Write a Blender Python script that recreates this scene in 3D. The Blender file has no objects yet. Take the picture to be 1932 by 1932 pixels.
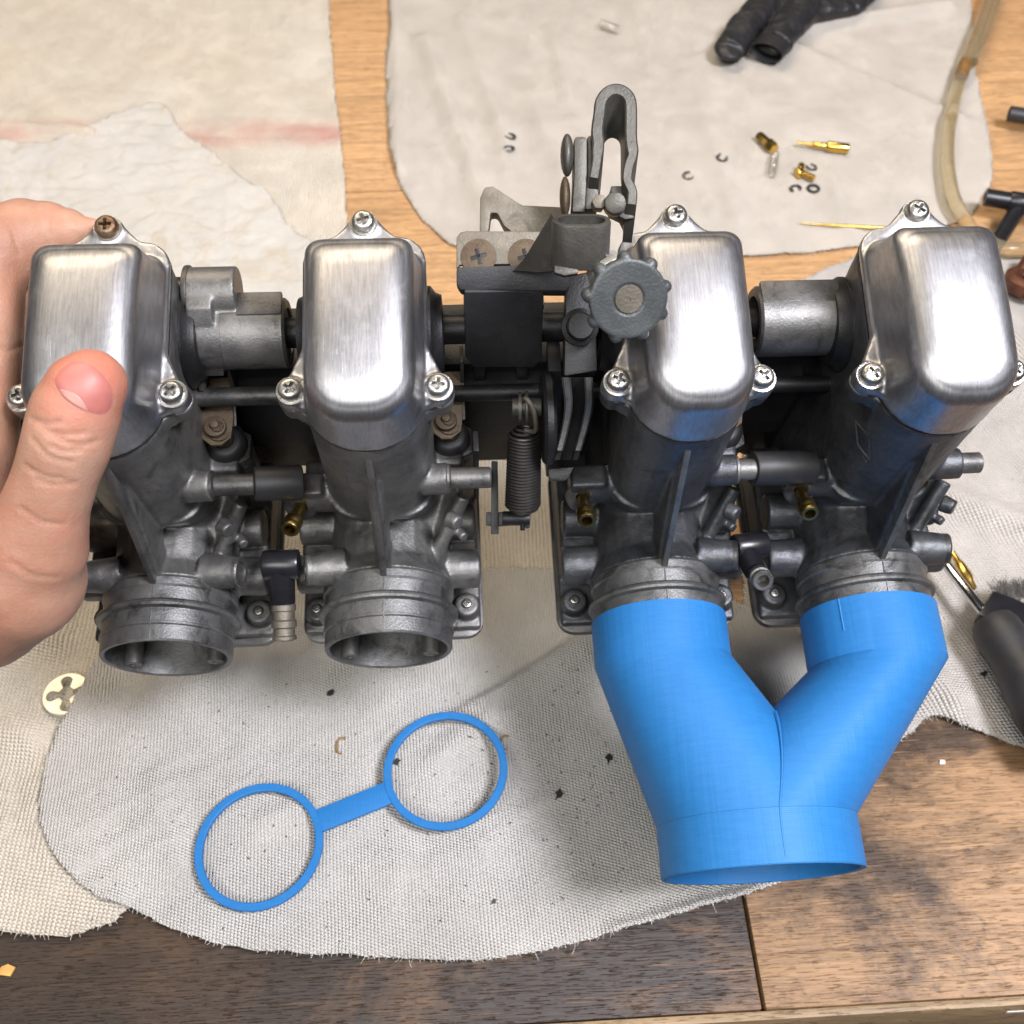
import bpy, bmesh, math, random
from mathutils import Vector, Matrix, noise, geometry
from mathutils.bvhtree import BVHTree
R = math.radians
rnd = random.Random(7)
C = bpy.context.scene.collection
scene = bpy.context.scene
S = 0.001                      # all building is done in millimetres

# ---------------------------------------------------------------- camera, world, lamps, exposure
F = 2040.0                     # focal length in photo units (photo taken as 1932 wide)
CX = CY = 966.0
CAM = Matrix.Translation((0, 0, 450)) @ Matrix.Rotation(R(37), 4, 'X')     # mm
cd = bpy.data.cameras.new('camera')
cam = bpy.data.objects.new('camera', cd); C.objects.link(cam)
cam.matrix_world = Matrix.Translation((0, 0, .45)) @ Matrix.Rotation(R(37), 4, 'X')
cd.sensor_width = 36; cd.lens = 36*F/1932; cd.clip_start = .01; cd.clip_end = 20
cd.dof.use_dof = True; cd.dof.focus_distance = .345; cd.dof.aperture_fstop = 22
scene.camera = cam
scene.view_settings.view_transform = 'Standard'; scene.view_settings.look = 'None'
scene.view_settings.exposure = -.03; scene.view_settings.gamma = 1
w = bpy.data.worlds.new('World'); scene.world = w; w.use_nodes = True
bg = w.node_tree.nodes['Background']; bg.inputs[0].default_value = (.55, .57, .62, 1); bg.inputs[1].default_value = .08

def lamp(name, loc, target, sx, sy, power, col):
    l = bpy.data.lights.new(name, 'AREA'); l.shape = 'RECTANGLE'; l.size = sx; l.size_y = sy; l.energy = power; l.color = col
    o = bpy.data.objects.new(name, l); C.objects.link(o); o.location = loc
    o.rotation_euler = (Vector(target)-Vector(loc)).to_track_quat('-Z', 'Y').to_euler()
    return o
lamp('ceiling_lamp', (-.4, 1.25, 1.7), (0, .15, 0), 1.8, .5, 29, (1, .83, .62))
lamp('front_fill_light', (-.35, -.75, 1.45), (0, .2, 0), 1.3, .6, 24, (1, .975, .94))  # fill added to brighten the front cloth and lower cover faces
lamp('window_light', (.62, -.12, 1.3), (0, .25, 0), .34, .34, 33, (.94, .93, 1))

# ---------------------------------------------------------------- pixel -> place helpers (photo measured at 1932 px)
def ray(px, py): return Vector(((px-CX)/F, -(py-CY)/F, -1))
def cp(px, py, d): return CAM @ (ray(px, py)*d)                  # world mm at a depth
def tab(px, py, z=0):
    o = CAM.translation; v = CAM.to_3x3() @ ray(px, py)
    return o + v*((z-o.z)/v.z)
BANKC = Matrix.Translation((-2.7, 8.1, -431)) @ Matrix.Rotation(R(1.8), 4, 'Z') @ Matrix.Rotation(R(2.5), 4, 'Y') @ Matrix.Rotation(R(-24), 4, 'X')
BANK = CAM @ BANKC
BI = BANKC.inverted(); BR = BI.to_3x3()
def L(px, py, z):                                                # bank-local point on plane z
    o = BI.translation; v = BR @ ray(px, py)
    return o + v*((z-o.z)/v.z)
def LY(px, py, y):
    o = BI.translation; v = BR @ ray(px, py)
    return o + v*((y-o.y)/v.y)
def LD(px, py, d): return BI @ (ray(px, py)*d)
def dep(p): return -(BANKC @ Vector(p)).z
def CV(x, y, z): return (BR @ Vector((x, y, z))).normalized()

# ---------------------------------------------------------------- mesh helpers
class MB:
    def __init__(s): s.v = []; s.f = []
    def add(s, g):
        o = len(s.v); s.v += [Vector(p) for p in g[0]]; s.f += [[i+o for i in f] for f in g[1]]; return s
    def xf(s, M): s.v = [M @ p for p in s.v]; return s
def basis(d):
    d = Vector(d).normalized(); a = Vector((0, 0, 1)) if abs(d.z) < .9 else Vector((1, 0, 0))
    x = a.cross(d).normalized(); return x, d.cross(x), d
def lathe(prof, p0, d, n=28):
    x, y, z = basis(d); p0 = Vector(p0); vs = []; fs = []; rings = []
    for r, t in prof:
        c = p0 + z*t
        if r < 1e-5: rings.append([len(vs)]); vs.append(c)
        else:
            rings.append(list(range(len(vs), len(vs)+n)))
            vs += [c + (x*math.cos(2*math.pi*i/n) + y*math.sin(2*math.pi*i/n))*r for i in range(n)]
    for a, b in zip(rings, rings[1:]):
        for i in range(n):
            j = (i+1) % n
            if len(a) == 1 and len(b) == 1: break
            if len(a) == 1: fs.append([a[0], b[j], b[i]])
            elif len(b) == 1: fs.append([a[i], a[j], b[0]])
            else: fs.append([a[i], a[j], b[j], b[i]])
    return vs, fs
def cyl(p0, p1, r, r1=None, n=24, bev=0):
    p0 = Vector(p0); p1 = Vector(p1); h = (p1-p0).length; r1 = r if r1 is None else r1
    if bev: prof = [(0, 0), (r-bev, 0), (r-bev*.3, bev*.3), (r, bev), (r1, h-bev), (r1-bev*.3, h-bev*.3), (r1-bev, h), (0, h)]
    else: prof = [(0, 0), (r, 0), (r1, h), (0, h)]
    return lathe(prof, p0, p1-p0, n)
def pipe(p0, p1, ro, ri, n=24):
    h = (Vector(p1)-Vector(p0)).length; e = min(.35, (ro-ri)*.3)
    return lathe([(ri, 0), (ro-e, 0), (ro, e), (ro, h-e), (ro-e, h), (ri, h), (ri, h*.25), (0, h*.24)], p0, Vector(p1)-Vector(p0), n)
def smoothpath(pts, k=6):
    pts = [Vector(p) for p in pts]; q = [pts[0]*2-pts[1]] + pts + [pts[-1]*2-pts[-2]]; out = []
    for i in range(1, len(q)-2):
        for j in range(k):
            t = j/k; a, b, c, d = q[i-1:i+3]
            out.append(.5*((2*b)+(c-a)*t+(2*a-5*b+4*c-d)*t*t+(3*b-a-3*c+d)*t**3))
    out.append(pts[-1]); return out
def tube(pts, r, n=10, cap=True):
    pts = [Vector(p) for p in pts]; N = len(pts); vs = []; fs = []; x = None
    for i, p in enumerate(pts):
        d = (pts[min(i+1, N-1)]-pts[max(i-1, 0)]).normalized()
        if x is None: x, y, _ = basis(d)
        else: x = (x - d*x.dot(d)).normalized(); y = d.cross(x)
        rr = r[i] if isinstance(r, (list, tuple)) else r
        vs += [p+(x*math.cos(2*math.pi*k/n)+y*math.sin(2*math.pi*k/n))*rr for k in range(n)]
    for i in range(N-1):
        for k in range(n):
            j = (k+1) % n; fs.append([i*n+k, i*n+j, (i+1)*n+j, (i+1)*n+k])
    if cap: fs.append(list(range(n))[::-1]); fs.append([(N-1)*n+k for k in range(n)])
    return vs, fs
def _bev(bm, b, seg=2, ang=30):
    if b > 0:
        es = [e for e in bm.edges if len(e.link_faces) == 2 and e.calc_face_angle(0) > R(ang)]
        bmesh.ops.bevel(bm, geom=es, offset=b, segments=seg, profile=.6, affect='EDGES', clamp_overlap=True)
    bm.verts.index_update(); g = ([v.co.copy() for v in bm.verts], [[v.index for v in f.verts] for f in bm.faces]); bm.free(); return g
def box(c, s, rot=None, bev=0, seg=2):
    bm = bmesh.new(); bmesh.ops.create_cube(bm, size=1); 
    bmesh.ops.scale(bm, vec=Vector(s), verts=bm.verts)
    vs, fs = _bev(bm, bev, seg)
    M = rot.to_3x3() if rot else Matrix.Identity(3)
    return [M @ v + Vector(c) for v in vs], fs
def prism(poly, d, bev=0, seg=2):
    """closed polygon of 3d points swept along vector d"""
    bm = bmesh.new(); a = [bm.verts.new(p) for p in poly]; b = [bm.verts.new(Vector(p)+Vector(d)) for p in poly]; n = len(poly)
    bm.faces.new(a[::-1]); bm.faces.new(b)
    for i in range(n): bm.faces.new([a[i], a[(i+1) % n], b[(i+1) % n], b[i]])
    bmesh.ops.recalc_face_normals(bm, faces=bm.faces)
    return _bev(bm, bev, seg, 50)
def sph(c, r, n=16, M=None):
    bm = bmesh.new(); bmesh.ops.create_uvsphere(bm, u_segments=n, v_segments=max(6, n*2//3), radius=1)
    r = Vector((r, r, r)) if isinstance(r, (int, float)) else Vector(r); M = M or Matrix.Identity(3)
    bm.verts.index_update(); g = ([M @ Vector(v.co*r) + Vector(c) for v in bm.verts], [[v.index for v in f.verts] for f in bm.faces]); bm.free(); return g
def roundrect(w, y0, y1, r0, r1, k=7):
    """outline centred on x=0; y0 front corners radius r0, y1 rear corners radius r1"""
    o = []
    for cx, cy, r, a0 in ((w-r0, y0+r0, r0, -90), (w-r1, y1-r1, r1, 0), (-w+r1, y1-r1, r1, 90), (-w+r0, y0+r0, r0, 180)):
        for i in range(k): a = R(a0+90*i/(k-1)); o.append(Vector((cx+r*math.cos(a), cy+r*math.sin(a), 0)))
    return o
def loft(rings, cap=True):
    n = len(rings[0]); vs = [p for r in rings for p in r]; fs = []
    for i in range(len(rings)-1):
        for k in range(n): j = (k+1) % n; fs.append([i*n+k, i*n+j, (i+1)*n+j, (i+1)*n+k])
    if cap: fs.append(list(range(n))[::-1]); fs.append([(len(rings)-1)*n+k for k in range(n)])
    return vs, fs
def to_mesh(mb, name, ang=35, smooth=True):
    me = bpy.data.meshes.new(name); me.from_pydata([tuple(v*S) for v in mb.v], [], mb.f); me.validate()
    if smooth and len(me.polygons):
        me.polygons.foreach_set('use_smooth', [True]*len(me.polygons))
        if ang < 180: me.set_sharp_from_angle(angle=R(ang))
    me.update(); return me
def remesh(mb, voxel, it=4, fac=.5, disp=None):
    me = bpy.data.meshes.new('tmp'); me.from_pydata([tuple(v*S) for v in mb.v], [], mb.f)
    bm = bmesh.new(); bm.from_mesh(me); bmesh.ops.recalc_face_normals(bm, faces=bm.faces); bm.to_mesh(me); bm.free()
    o = bpy.data.objects.new('tmp', me); C.objects.link(o)
    m = o.modifiers.new('r', 'REMESH'); m.mode = 'VOXEL'; m.voxel_size = voxel*S; m.use_smooth_shade = True
    m = o.modifiers.new('s', 'SMOOTH'); m.iterations = it; m.factor = fac
    ev = o.evaluated_get(bpy.context.evaluated_depsgraph_get()); nm = bpy.data.meshes.new_from_object(ev)
    bpy.data.objects.remove(o); bpy.data.meshes.remove(me)
    if disp:
        nrm = [v.normal.copy() for v in nm.vertices]
        for v, n_ in zip(nm.vertices, nrm): v.co += n_*disp(v.co/S, n_)*S
    nm.polygons.foreach_set('use_smooth', [True]*len(nm.polygons)); nm.update()
    return nm
def obj(name, m, mat, parent=None, label=None, cat=None, group=None, kind=None, mw=None, ang=35):
    me = to_mesh(m, name, ang) if isinstance(m, MB) else m
    if not me.materials: me.materials.append(mat)
    o = bpy.data.objects.new(name, me); C.objects.link(o)
    if me.materials[0] != mat: o.material_slots[0].link = 'OBJECT'; o.material_slots[0].material = mat
    if parent: o.parent = parent
    if mw is not None: o.matrix_world = mw
    for k, v in (('label', label), ('category', cat), ('group', group), ('kind', kind)):
        if v: o[k] = v
    return o
def thing(name, label, cat, loc=(0, 0, 0), group=None, mw=None):
    o = bpy.data.objects.new(name, None); C.objects.link(o); o.empty_display_size = .01; o['label'] = label; o['category'] = cat
    if group: o['group'] = group
    if mw is not None: o.matrix_world = mw
    else: o.location = Vector(loc)*S
    return o
def mscale(M): M = M.copy(); M.translation = M.translation*S; return M
def at(mb, p): mb.v = [v-Vector(p) for v in mb.v]; return mb     # move build origin to a base point

# ---------------------------------------------------------------- materials
class NT:
    def __init__(s, name):
        s.m = bpy.data.materials.new(name); s.m.use_nodes = True; s.t = s.m.node_tree; s.b = s.t.nodes['Principled BSDF']
        s.tc = s.n('ShaderNodeTexCoord')
    def rv(s):
        oi = s.n('ShaderNodeObjectInfo'); v = s.n('ShaderNodeVectorMath', operation='ADD'); s.l(s.tc.outputs['Object'], v.inputs[0]); s.l(oi.outputs['Random'], v.inputs[1]); return v.outputs[0]
    def n(s, t, **k):
        nd = s.t.nodes.new(t)
        for a, b in k.items(): setattr(nd, a, b)
        return nd
    def l(s, a, b): s.t.links.new(a, b)
    def mp(s, scale=(1, 1, 1), rot=(0, 0, 0), loc=(0, 0, 0), src=None):
        m = s.n('ShaderNodeMapping'); s.l(src or s.tc.outputs['Object'], m.inputs[0])
        m.inputs['Scale'].default_value = scale; m.inputs['Rotation'].default_value = rot; m.inputs['Location'].default_value = loc; return m.outputs[0]
    def noise(s, vec, scale, detail=4, rough=.55, dist=0):
        m = s.n('ShaderNodeTexNoise'); s.l(vec, m.inputs['Vector']); m.inputs['Scale'].default_value = scale; m.inputs['Detail'].default_value = detail
        m.inputs['Roughness'].default_value = rough; m.inputs['Distortion'].default_value = dist; return m.outputs['Fac']
    def ramp(s, f, stops):
        m = s.n('ShaderNodeValToRGB'); s.l(f, m.inputs[0]); e = m.color_ramp.elements
        while len(e) < len(stops): e.new(.5)
        for a, (p, c) in zip(e, stops): a.position = p; a.color = (*c, 1) if len(c) == 3 else c
        return m.outputs[0]
    def mix(s, f, a, b, mode='MIX'):
        m = s.n('ShaderNodeMix', data_type='RGBA', blend_type=mode)
        for i, x in ((0, f), (6, a), (7, b)):
            if isinstance(x, (int, float)): m.inputs[i].default_value = x
            elif isinstance(x, tuple): m.inputs[i].default_value = (*x, 1)
            else: s.l(x, m.inputs[i])
        return m.outputs[2]
    def math(s, op, a, b=0, clamp=False):
        m = s.n('ShaderNodeMath', operation=op); m.use_clamp = clamp
        for i, x in ((0, a), (1, b)):
            if isinstance(x, (int, float)): m.inputs[i].default_value = x
            else: s.l(x, m.inputs[i])
        return m.outputs[0]
    def bump(s, h, dist, strength=1, nrm=None):
        m = s.n('ShaderNodeBump'); s.l(h, m.inputs['Height']); m.inputs['Distance'].default_value = dist; m.inputs['Strength'].default_value = strength
        if nrm: s.l(nrm, m.inputs['Normal'])
        return m.outputs[0]
    def set(s, **k):
        for a, v in k.items():
            i = s.b.inputs[a.replace('_', ' ')]
            if isinstance(v, (int, float)): i.default_value = v
            elif isinstance(v, tuple): i.default_value = (*v, 1) if len(v) == 3 and i.type == 'RGBA' else v
            else: s.l(v, i)
        return s.m
def g3(v, t=(1, 1, 1)): return (v*t[0], v*t[1], v*t[2])

def mat_brushed():
    t = NT('brushed_aluminium'); o = t.rv()
    st = t.noise(t.mp((2600, 90, 500), src=o), 1, 3, .6); st2 = t.noise(t.mp((1700, 130, 300), loc=(3, 1, 0), src=o), 1, 3, .7); big = t.noise(o, 70, 4, .6)
    sc = t.noise(t.mp((2600, 70, 90), rot=(0, 0, .12), src=o), 1, 2, .5); sc = t.ramp(sc, [(.68, (0, 0, 0)), (.72, (1, 1, 1))]); sc = t.math('MULTIPLY', sc, t.ramp(t.noise(o, 45, 2), [(.5, (0, 0, 0)), (.65, (1, 1, 1))]))
    ox = t.ramp(t.noise(t.mp(loc=(2, 1, 0), src=o), 120, 7, .7, .5), [(.52, (0, 0, 0)), (.75, (1, 1, 1))])
    pit = t.noise(o, 1500, 2, .5); pit = t.ramp(pit, [(.66, (0, 0, 0)), (.74, (1, 1, 1))])
    col = t.ramp(st2, [(.3, (.32, .32, .335)), (.7, (.45, .45, .465))]); col = t.mix(t.math('MULTIPLY', pit, .5), col, (.2, .2, .2))
    col = t.mix(t.math('MULTIPLY', ox, .35), col, (.24, .235, .225))
    r = t.math('ADD', t.math('MULTIPLY', big, .14), t.math('MULTIPLY', st, .10)); r = t.math('ADD', t.math('ADD', r, .31), t.math('MULTIPLY', ox, .12))
    h = t.math('ADD', t.math('ADD', t.math('MULTIPLY', st, .7), t.math('MULTIPLY', st2, .25)), t.math('MULTIPLY', sc, -.5))
    return t.set(Base_Color=col, Metallic=1., Roughness=r, Normal=t.bump(h, .00009, .55))
def mat_cast(name, a, b, metal=.75, rough=.42, grime=(.03, .028, .025), gs=.55, bscale=1300, bd=.0002):
    t = NT(name); o = t.rv()
    f = t.noise(o, 60, 6, .65, .3); col = t.ramp(f, [(.3, a), (.7, b)])
    gr = t.noise(t.mp(loc=(.3, .7, .1), src=o), 95, 8, .7, .8); gm = t.ramp(gr, [(gs, (0, 0, 0)), (gs+.17, (1, 1, 1))])
    col = t.mix(t.math('MULTIPLY', gm, .75), col, grime)
    sp = t.noise(o, 1400, 3, .6); spm = t.ramp(sp, [(.62, (0, 0, 0)), (.7, (1, 1, 1))]); col = t.mix(t.math('MULTIPLY', spm, .25), col, g3(min(1, max(b)*2.2)))
    r = t.math('ADD', t.math('MULTIPLY', f, .3), rough-.12)
    h = t.math('ADD', t.noise(o, bscale, 3, .6), t.math('MULTIPLY', gr, 1.3))
    return t.set(Base_Color=col, Metallic=metal, Roughness=r, Normal=t.bump(h, bd, .6))
def mat_simple(name, col, metal=0, rough=.5, bs=600, bd=.00006, var=.25, **k):
    t = NT(name); o = t.tc.outputs['Object']; f = t.noise(o, 160, 5, .6)
    c = t.ramp(f, [(.3, g3(1-var, col)), (.7, g3(1+var*.6, col))])
    return t.set(Base_Color=c, Metallic=float(metal), Roughness=rough, Normal=t.bump(t.noise(o, bs, 3, .6), bd, .5), **k)
def mat_cloth(name, col, col2, period=1.9, ang=0, twill=.5, bd=.0006, stain=(.55, .36, .30), stainamt=0, speck=.3):
    t = NT(name); o = t.tc.outputs['Object']
    wob = t.noise(o, 45, 3, .5)
    mv = t.n('ShaderNodeMapping'); t.l(o, mv.inputs[0]); mv.inputs['Rotation'].default_value = (0, 0, ang)
    sep = t.n('ShaderNodeSeparateXYZ'); t.l(mv.outputs[0], sep.inputs[0])
    k = 2*math.pi/(period*S); wb = t.math('MULTIPLY', wob, 9.)
    u = t.math('ADD', t.math('MULTIPLY', sep.outputs[0], k), wb)
    v = t.math('ADD', t.math('MULTIPLY', sep.outputs[1], k*1.25), t.math('MULTIPLY', wob, -7.))
    u2 = t.math('ADD', u, t.math('MULTIPLY', v, twill))
    hv = t.math('MULTIPLY', t.math('SINE', t.math('MULTIPLY', u2, .5)), t.math('SINE', t.math('MULTIPLY', v, .5)))
    hv = t.math('ABSOLUTE', hv); am = t.ramp(t.noise(o, 38, 5, .65), [(.3, (.6, .6, .6)), (.7, (1, 1, 1))]); hv = t.math('ADD', t.math('MULTIPLY', t.math('SUBTRACT', hv, .405), am), .405)
    fn = t.noise(o, 900, 4, .7); fz = t.noise(o, 260, 4, .6)
    h = t.math('ADD', t.math('ADD', t.math('MULTIPLY', hv, 1.6), t.math('MULTIPLY', fn, 1.0)), t.math('MULTIPLY', fz, .9))
    c = t.ramp(t.noise(o, 14, 6, .65), [(.3, col2), (.65, col)])
    c = t.mix(t.math('MULTIPLY', t.math('SUBTRACT', 1., hv), .25), c, g3(.6, col2))
    sm = t.ramp(t.noise(t.mp(loc=(.2, .1, 0)), 9, 8, .7, .4), [(.56, (0, 0, 0)), (.72, (1, 1, 1))]); c = t.mix(t.math('MULTIPLY', sm, speck), c, g3(.5, col2))
    ds = t.ramp(t.noise(o, 420, 3, .65), [(.69, (0, 0, 0)), (.76, (1, 1, 1))]); c = t.mix(t.math('MULTIPLY', ds, .5), c, (.09, .075, .06))
    if stainamt:
        c = stainamt(t, c)
    return t.set(Base_Color=c, Roughness=.95, Sheen_Weight=.25, Specular_IOR_Level=.1, Normal=t.bump(h, bd, .9))
def band(t, centre, half, soft, axis=1):
    sep = t.n('ShaderNodeSeparateXYZ'); t.l(t.tc.outputs['Object'], sep.inputs[0])
    d = t.math('ABSOLUTE', t.math('SUBTRACT', sep.outputs[axis], centre)); wv = t.noise(t.tc.outputs['Object'], 30, 3)
    d = t.math('ADD', d, t.math('MULTIPLY', t.math('SUBTRACT', wv, .5), half*1.6))
    m = t.n('ShaderNodeMapRange'); t.l(d, m.inputs[0]); m.inputs[1].default_value = half; m.inputs[2].default_value = half+soft; m.inputs[3].default_value = 1; m.inputs[4].default_value = 0
    return m.outputs[0]
def mat_wood(name, light, dark, stain, lo, hi, grain=1., xdark=None):
    t = NT(name); o = t.tc.outputs['Object']
    wv = t.noise(t.mp((5*grain, 55*grain, 20), rot=(0, 0, .06)), 1, 6, .6, 1.2); fine = t.noise(t.mp((30, 700, 100)), 1, 4, .6)
    c = t.ramp(wv, [(.3, dark), (.44, light), (.5, g3(.7, light)), (.56, g3(1.1, light)), (.72, g3(.75, light))])
    c = t.mix(t.math('MULTIPLY', fine, .5), c, g3(.6, dark))
    sm = t.noise(t.mp((9, 14, 9), loc=(.37, .2, 0)), 1, 8, .72, .5); m = t.ramp(sm, [(lo, (0, 0, 0)), (hi, (1, 1, 1))])
    c = t.mix(m, c, stain)
    sp = t.ramp(t.noise(o, 130, 4, .65, .3), [(.6, (0, 0, 0)), (.7, (1, 1, 1))]); c = t.mix(t.math('MULTIPLY', sp, .55), c, g3(.8, stain))
    scr = t.ramp(t.noise(t.mp((25, 1100, 40), rot=(0, 0, .5)), 1, 2, .5), [(.66, (0, 0, 0)), (.7, (1, 1, 1))]); c = t.mix(t.math('MULTIPLY', scr, .4), c, g3(1.25, light))
    pore = t.ramp(t.noise(t.mp((120, 1800, 100)), 1, 2, .6), [(.58, (0, 0, 0)), (.68, (1, 1, 1))]); c = t.mix(t.math('MULTIPLY', pore, .45), c, g3(.45, dark))
    if xdark:
        sep = t.n('ShaderNodeSeparateXYZ'); t.l(o, sep.inputs[0]); nn = t.noise(o, 12, 6, .65, .5); xx = t.math('ADD', sep.outputs[0], t.math('MULTIPLY', t.math('SUBTRACT', nn, .5), .35))
        mr = t.n('ShaderNodeMapRange'); t.l(xx, mr.inputs[0]); mr.inputs[1].default_value = xdark[0]; mr.inputs[2].default_value = xdark[1]; mr.inputs[3].default_value = .82; mr.inputs[4].default_value = 0; c = t.mix(mr.outputs[0], c, g3(1.1, stain))
    h = t.math('ADD', t.math('SUBTRACT', wv, t.math('MULTIPLY', pore, .6)), t.math('MULTIPLY', fine, .5))
    return t.set(Base_Color=c, Roughness=.55, Normal=t.bump(h, .0006, .7))
M = {}
M['brushed'] = mat_brushed()
M['cast'] = mat_cast('grey_zinc_casting', (.098, .098, .098), (.21, .206, .197), .7, .44, gs=.53)
M['castgrime'] = mat_cast('stained_zinc_casting', (.095, .098, .1), (.21, .21, .205), .7, .42, grime=(.02, .018, .015), gs=.49)
M['castshade'] = mat_cast('shaded_zinc_casting', (.055, .058, .066), (.115, .12, .127), .7, .43, gs=.54)  # same zinc, with the right pair's shade put into its colour
M['castdark'] = mat_cast('grimy_casting', (.05, .048, .047), (.13, .128, .127), .7, .4, gs=.5)
M['black'] = mat_cast('black_oily_metal', (.008, .008, .009), (.024, .024, .026), .4, .42, gs=.6)
M['steel'] = mat_cast('dull_steel', (.10, .088, .07), (.2, .18, .145), .6, .5, grime=(.06, .045, .03), gs=.56)
M['railsteel'] = mat_cast('bare_steel', (.3, .3, .3), (.42, .42, .42), .9, .35)
M['steel2'] = mat_cast('dark_steel', (.055, .052, .046), (.115, .11, .097), .6, .45, grime=(.03, .025, .02), gs=.55)
M['screw'] = mat_cast('screw_zinc', (.34, .33, .31), (.5, .49, .46), .95, .3, grime=(.1, .07, .04), gs=.62)
M['screwrust'] = mat_cast('screw_rusty', (.16, .11, .06), (.26, .21, .15), .8, .4, grime=(.12, .05, .02), gs=.45)
M['rust'] = mat_cast('rusty_steel', (.07, .048, .03), (.125, .095, .06), .5, .55, grime=(.05, .022, .01), gs=.48)
M['castblack'] = mat_cast('charcoal_casting', (.03, .03, .034), (.06, .06, .066), .4, .5)
M['knob'] = mat_cast('grey_knob', (.055, .061, .063), (.085, .092, .095), .35, .42, gs=.7)
M['brass'] = mat_simple('brass', (.75, .5, .13), 1, .25)
M['brassold'] = mat_simple('tarnished_brass', (.35, .25, .09), 1, .33, var=.5)
M['rubber'] = mat_simple('black_rubber', (.022, .022, .024), 0, .5)
M['plastic'] = mat_simple('black_plastic', (.012, .012, .015), 0, .3)
M['nitrile'] = mat_simple('black_nitrile', (.016, .016, .018), 0, .48, 900, .0001)
M['chrome'] = mat_simple('chrome', (.6, .6, .6), 1, .12)
M['diesteel'] = mat_simple('die_steel', (.72, .68, .55), .35, .4)
M['clip'] = mat_simple('clip_steel', (.12, .12, .12), .8, .4)
M['wire'] = mat_simple('spring_wire', (.62, .6, .55), .9, .35)
M['darkwire'] = mat_simple('dark_spring_wire', (.075, .07, .065), .8, .4)
M['debris'] = mat_simple('black_flake', (.02, .02, .02), 0, .6)
M['curl'] = mat_simple('brown_curl', (.3, .18, .07), .2, .5)
M['bristle'] = mat_simple('bristle', (.06, .055, .05), 0, .5)
M['tape'] = mat_simple('white_tape', (.75, .73, .68), 0, .6)
M['copper'] = mat_simple('rusty_copper', (.13, .05, .03), .5, .5, var=.6)
def mat_blue():
    t = NT('blue_printed_plastic'); o = t.tc.outputs['Object']; sep = t.n('ShaderNodeSeparateXYZ'); t.l(o, sep.inputs[0])
    ly = t.math('SINE', t.math('MULTIPLY', sep.outputs[1], 2*math.pi/.0006)); nz = t.noise(t.mp((40, 1500, 40)), 1, 3, .6)
    h = t.math('ADD', t.math('MULTIPLY', ly, .35), t.math('MULTIPLY', nz, .45))
    rb = t.noise(t.mp((520, 6, 160)), 1, 2, .5)
    c = t.ramp(t.noise(t.mp((120, 700, 120)), 1, 3), [(.3, (.017, .15, .405)), (.7, (.021, .168, .44))])
    n1 = t.bump(h, .00007, .55); n2 = t.bump(rb, .0005, .35, n1)
    return t.set(Base_Color=c, Roughness=.55, Specular_IOR_Level=.35, Normal=n2, Subsurface_Weight=.03, Subsurface_Scale=.002)
M['blue'] = mat_blue()
def mat_skin():
    t = NT('skin'); o = t.tc.outputs['Object']
    a = t.noise(o, 38, 4, .6); c = t.ramp(a, [(.3, (.31, .148, .095)), (.5, (.37, .20, .135)), (.72, (.42, .25, .175))])
    f = t.noise(o, 900, 4, .7); v = t.n('ShaderNodeTexVoronoi'); t.l(o, v.inputs['Vector']); v.inputs['Scale'].default_value = 1100
    vd = t.n('ShaderNodeVectorMath', operation='DISTANCE'); t.l(o, vd.inputs[0]); vd.inputs[1].default_value = tuple(cp(165, 700, 292)*S)
    mr = t.n('ShaderNodeMapRange'); t.l(vd.outputs['Value'], mr.inputs[0]); mr.inputs[1].default_value = .004; mr.inputs[2].default_value = .02; mr.inputs[3].default_value = .75; mr.inputs[4].default_value = 0
    c = t.mix(mr.outputs[0], c, (.50, .14, .095)); bl = t.ramp(t.noise(o, 75, 3, .6), [(.5, (0, 0, 0)), (.7, (1, 1, 1))]); c = t.mix(t.math('MULTIPLY', bl, .35), c, (.46, .155, .105))
    cr = t.noise(t.mp((60, 300, 200), rot=(.3, .2, .6)), 1, 3, .6, .4)
    h = t.math('ADD', t.math('MULTIPLY', f, .5), t.math('ADD', t.math('MULTIPLY', v.outputs['Distance'], .5), t.math('MULTIPLY', cr, .9)))
    return t.set(Base_Color=c, Roughness=.5, Subsurface_Weight=.35, Subsurface_Radius=(.006, .002, .0012), Subsurface_Scale=.6, Normal=t.bump(h, .00028, .5), Specular_IOR_Level=.32)
M['skin'] = mat_skin()
# ================================================================ SETTING: floor, workbench, cloths
def fold(x, y):
    p = Vector((x, y, 0))
    return 1.3*noise.noise(p/55) + .7*noise.noise(p/22+Vector((5, 1, 2))) + .28*noise.noise(p/9+Vector((1, 8, 2)))
fl = MB().add(([Vector((-3000, -2500, -850)), Vector((3000, -2500, -850)), Vector((3000, 3500, -850)), Vector((-3000, 3500, -850))], [[0, 1, 2, 3]]))
M['floor'] = mat_cast('floor_grey', (.05, .035, .03), (.12, .08, .07), 0, .7, gs=.5, bscale=40)
obj('floor', fl, M['floor'], kind='structure')
M['wood'] = mat_wood('stained_bench_wood', (.40, .235, .115), (.18, .095, .045), (.055, .031, .017), .44, .60, 1.6)
M['woodd'] = mat_wood('dark_stained_wood', (.25, .135, .06), (.10, .05, .022), (.02, .0105, .005), .40, .56, 1.6, (.10, .30))
M['woodl'] = mat_wood('light_bench_wood', (.60, .36, .175), (.42, .235, .105), (.34, .19, .09), .52, .85)
M['woode'] = mat_wood('bench_edge_wood', (.36, .25, .14), (.25, .16, .08), (.12, .08, .05), .5, .8)
bench = thing('workbench', 'wooden workbench with worn stained boards under the cloths', 'workbench', (0, 60, 0))
f0, f1 = tab(-400, 2012), tab(2400, 1849); dirx = (f1-f0).normalized(); diry = Vector((-dirx.y, dirx.x, 0))
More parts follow.
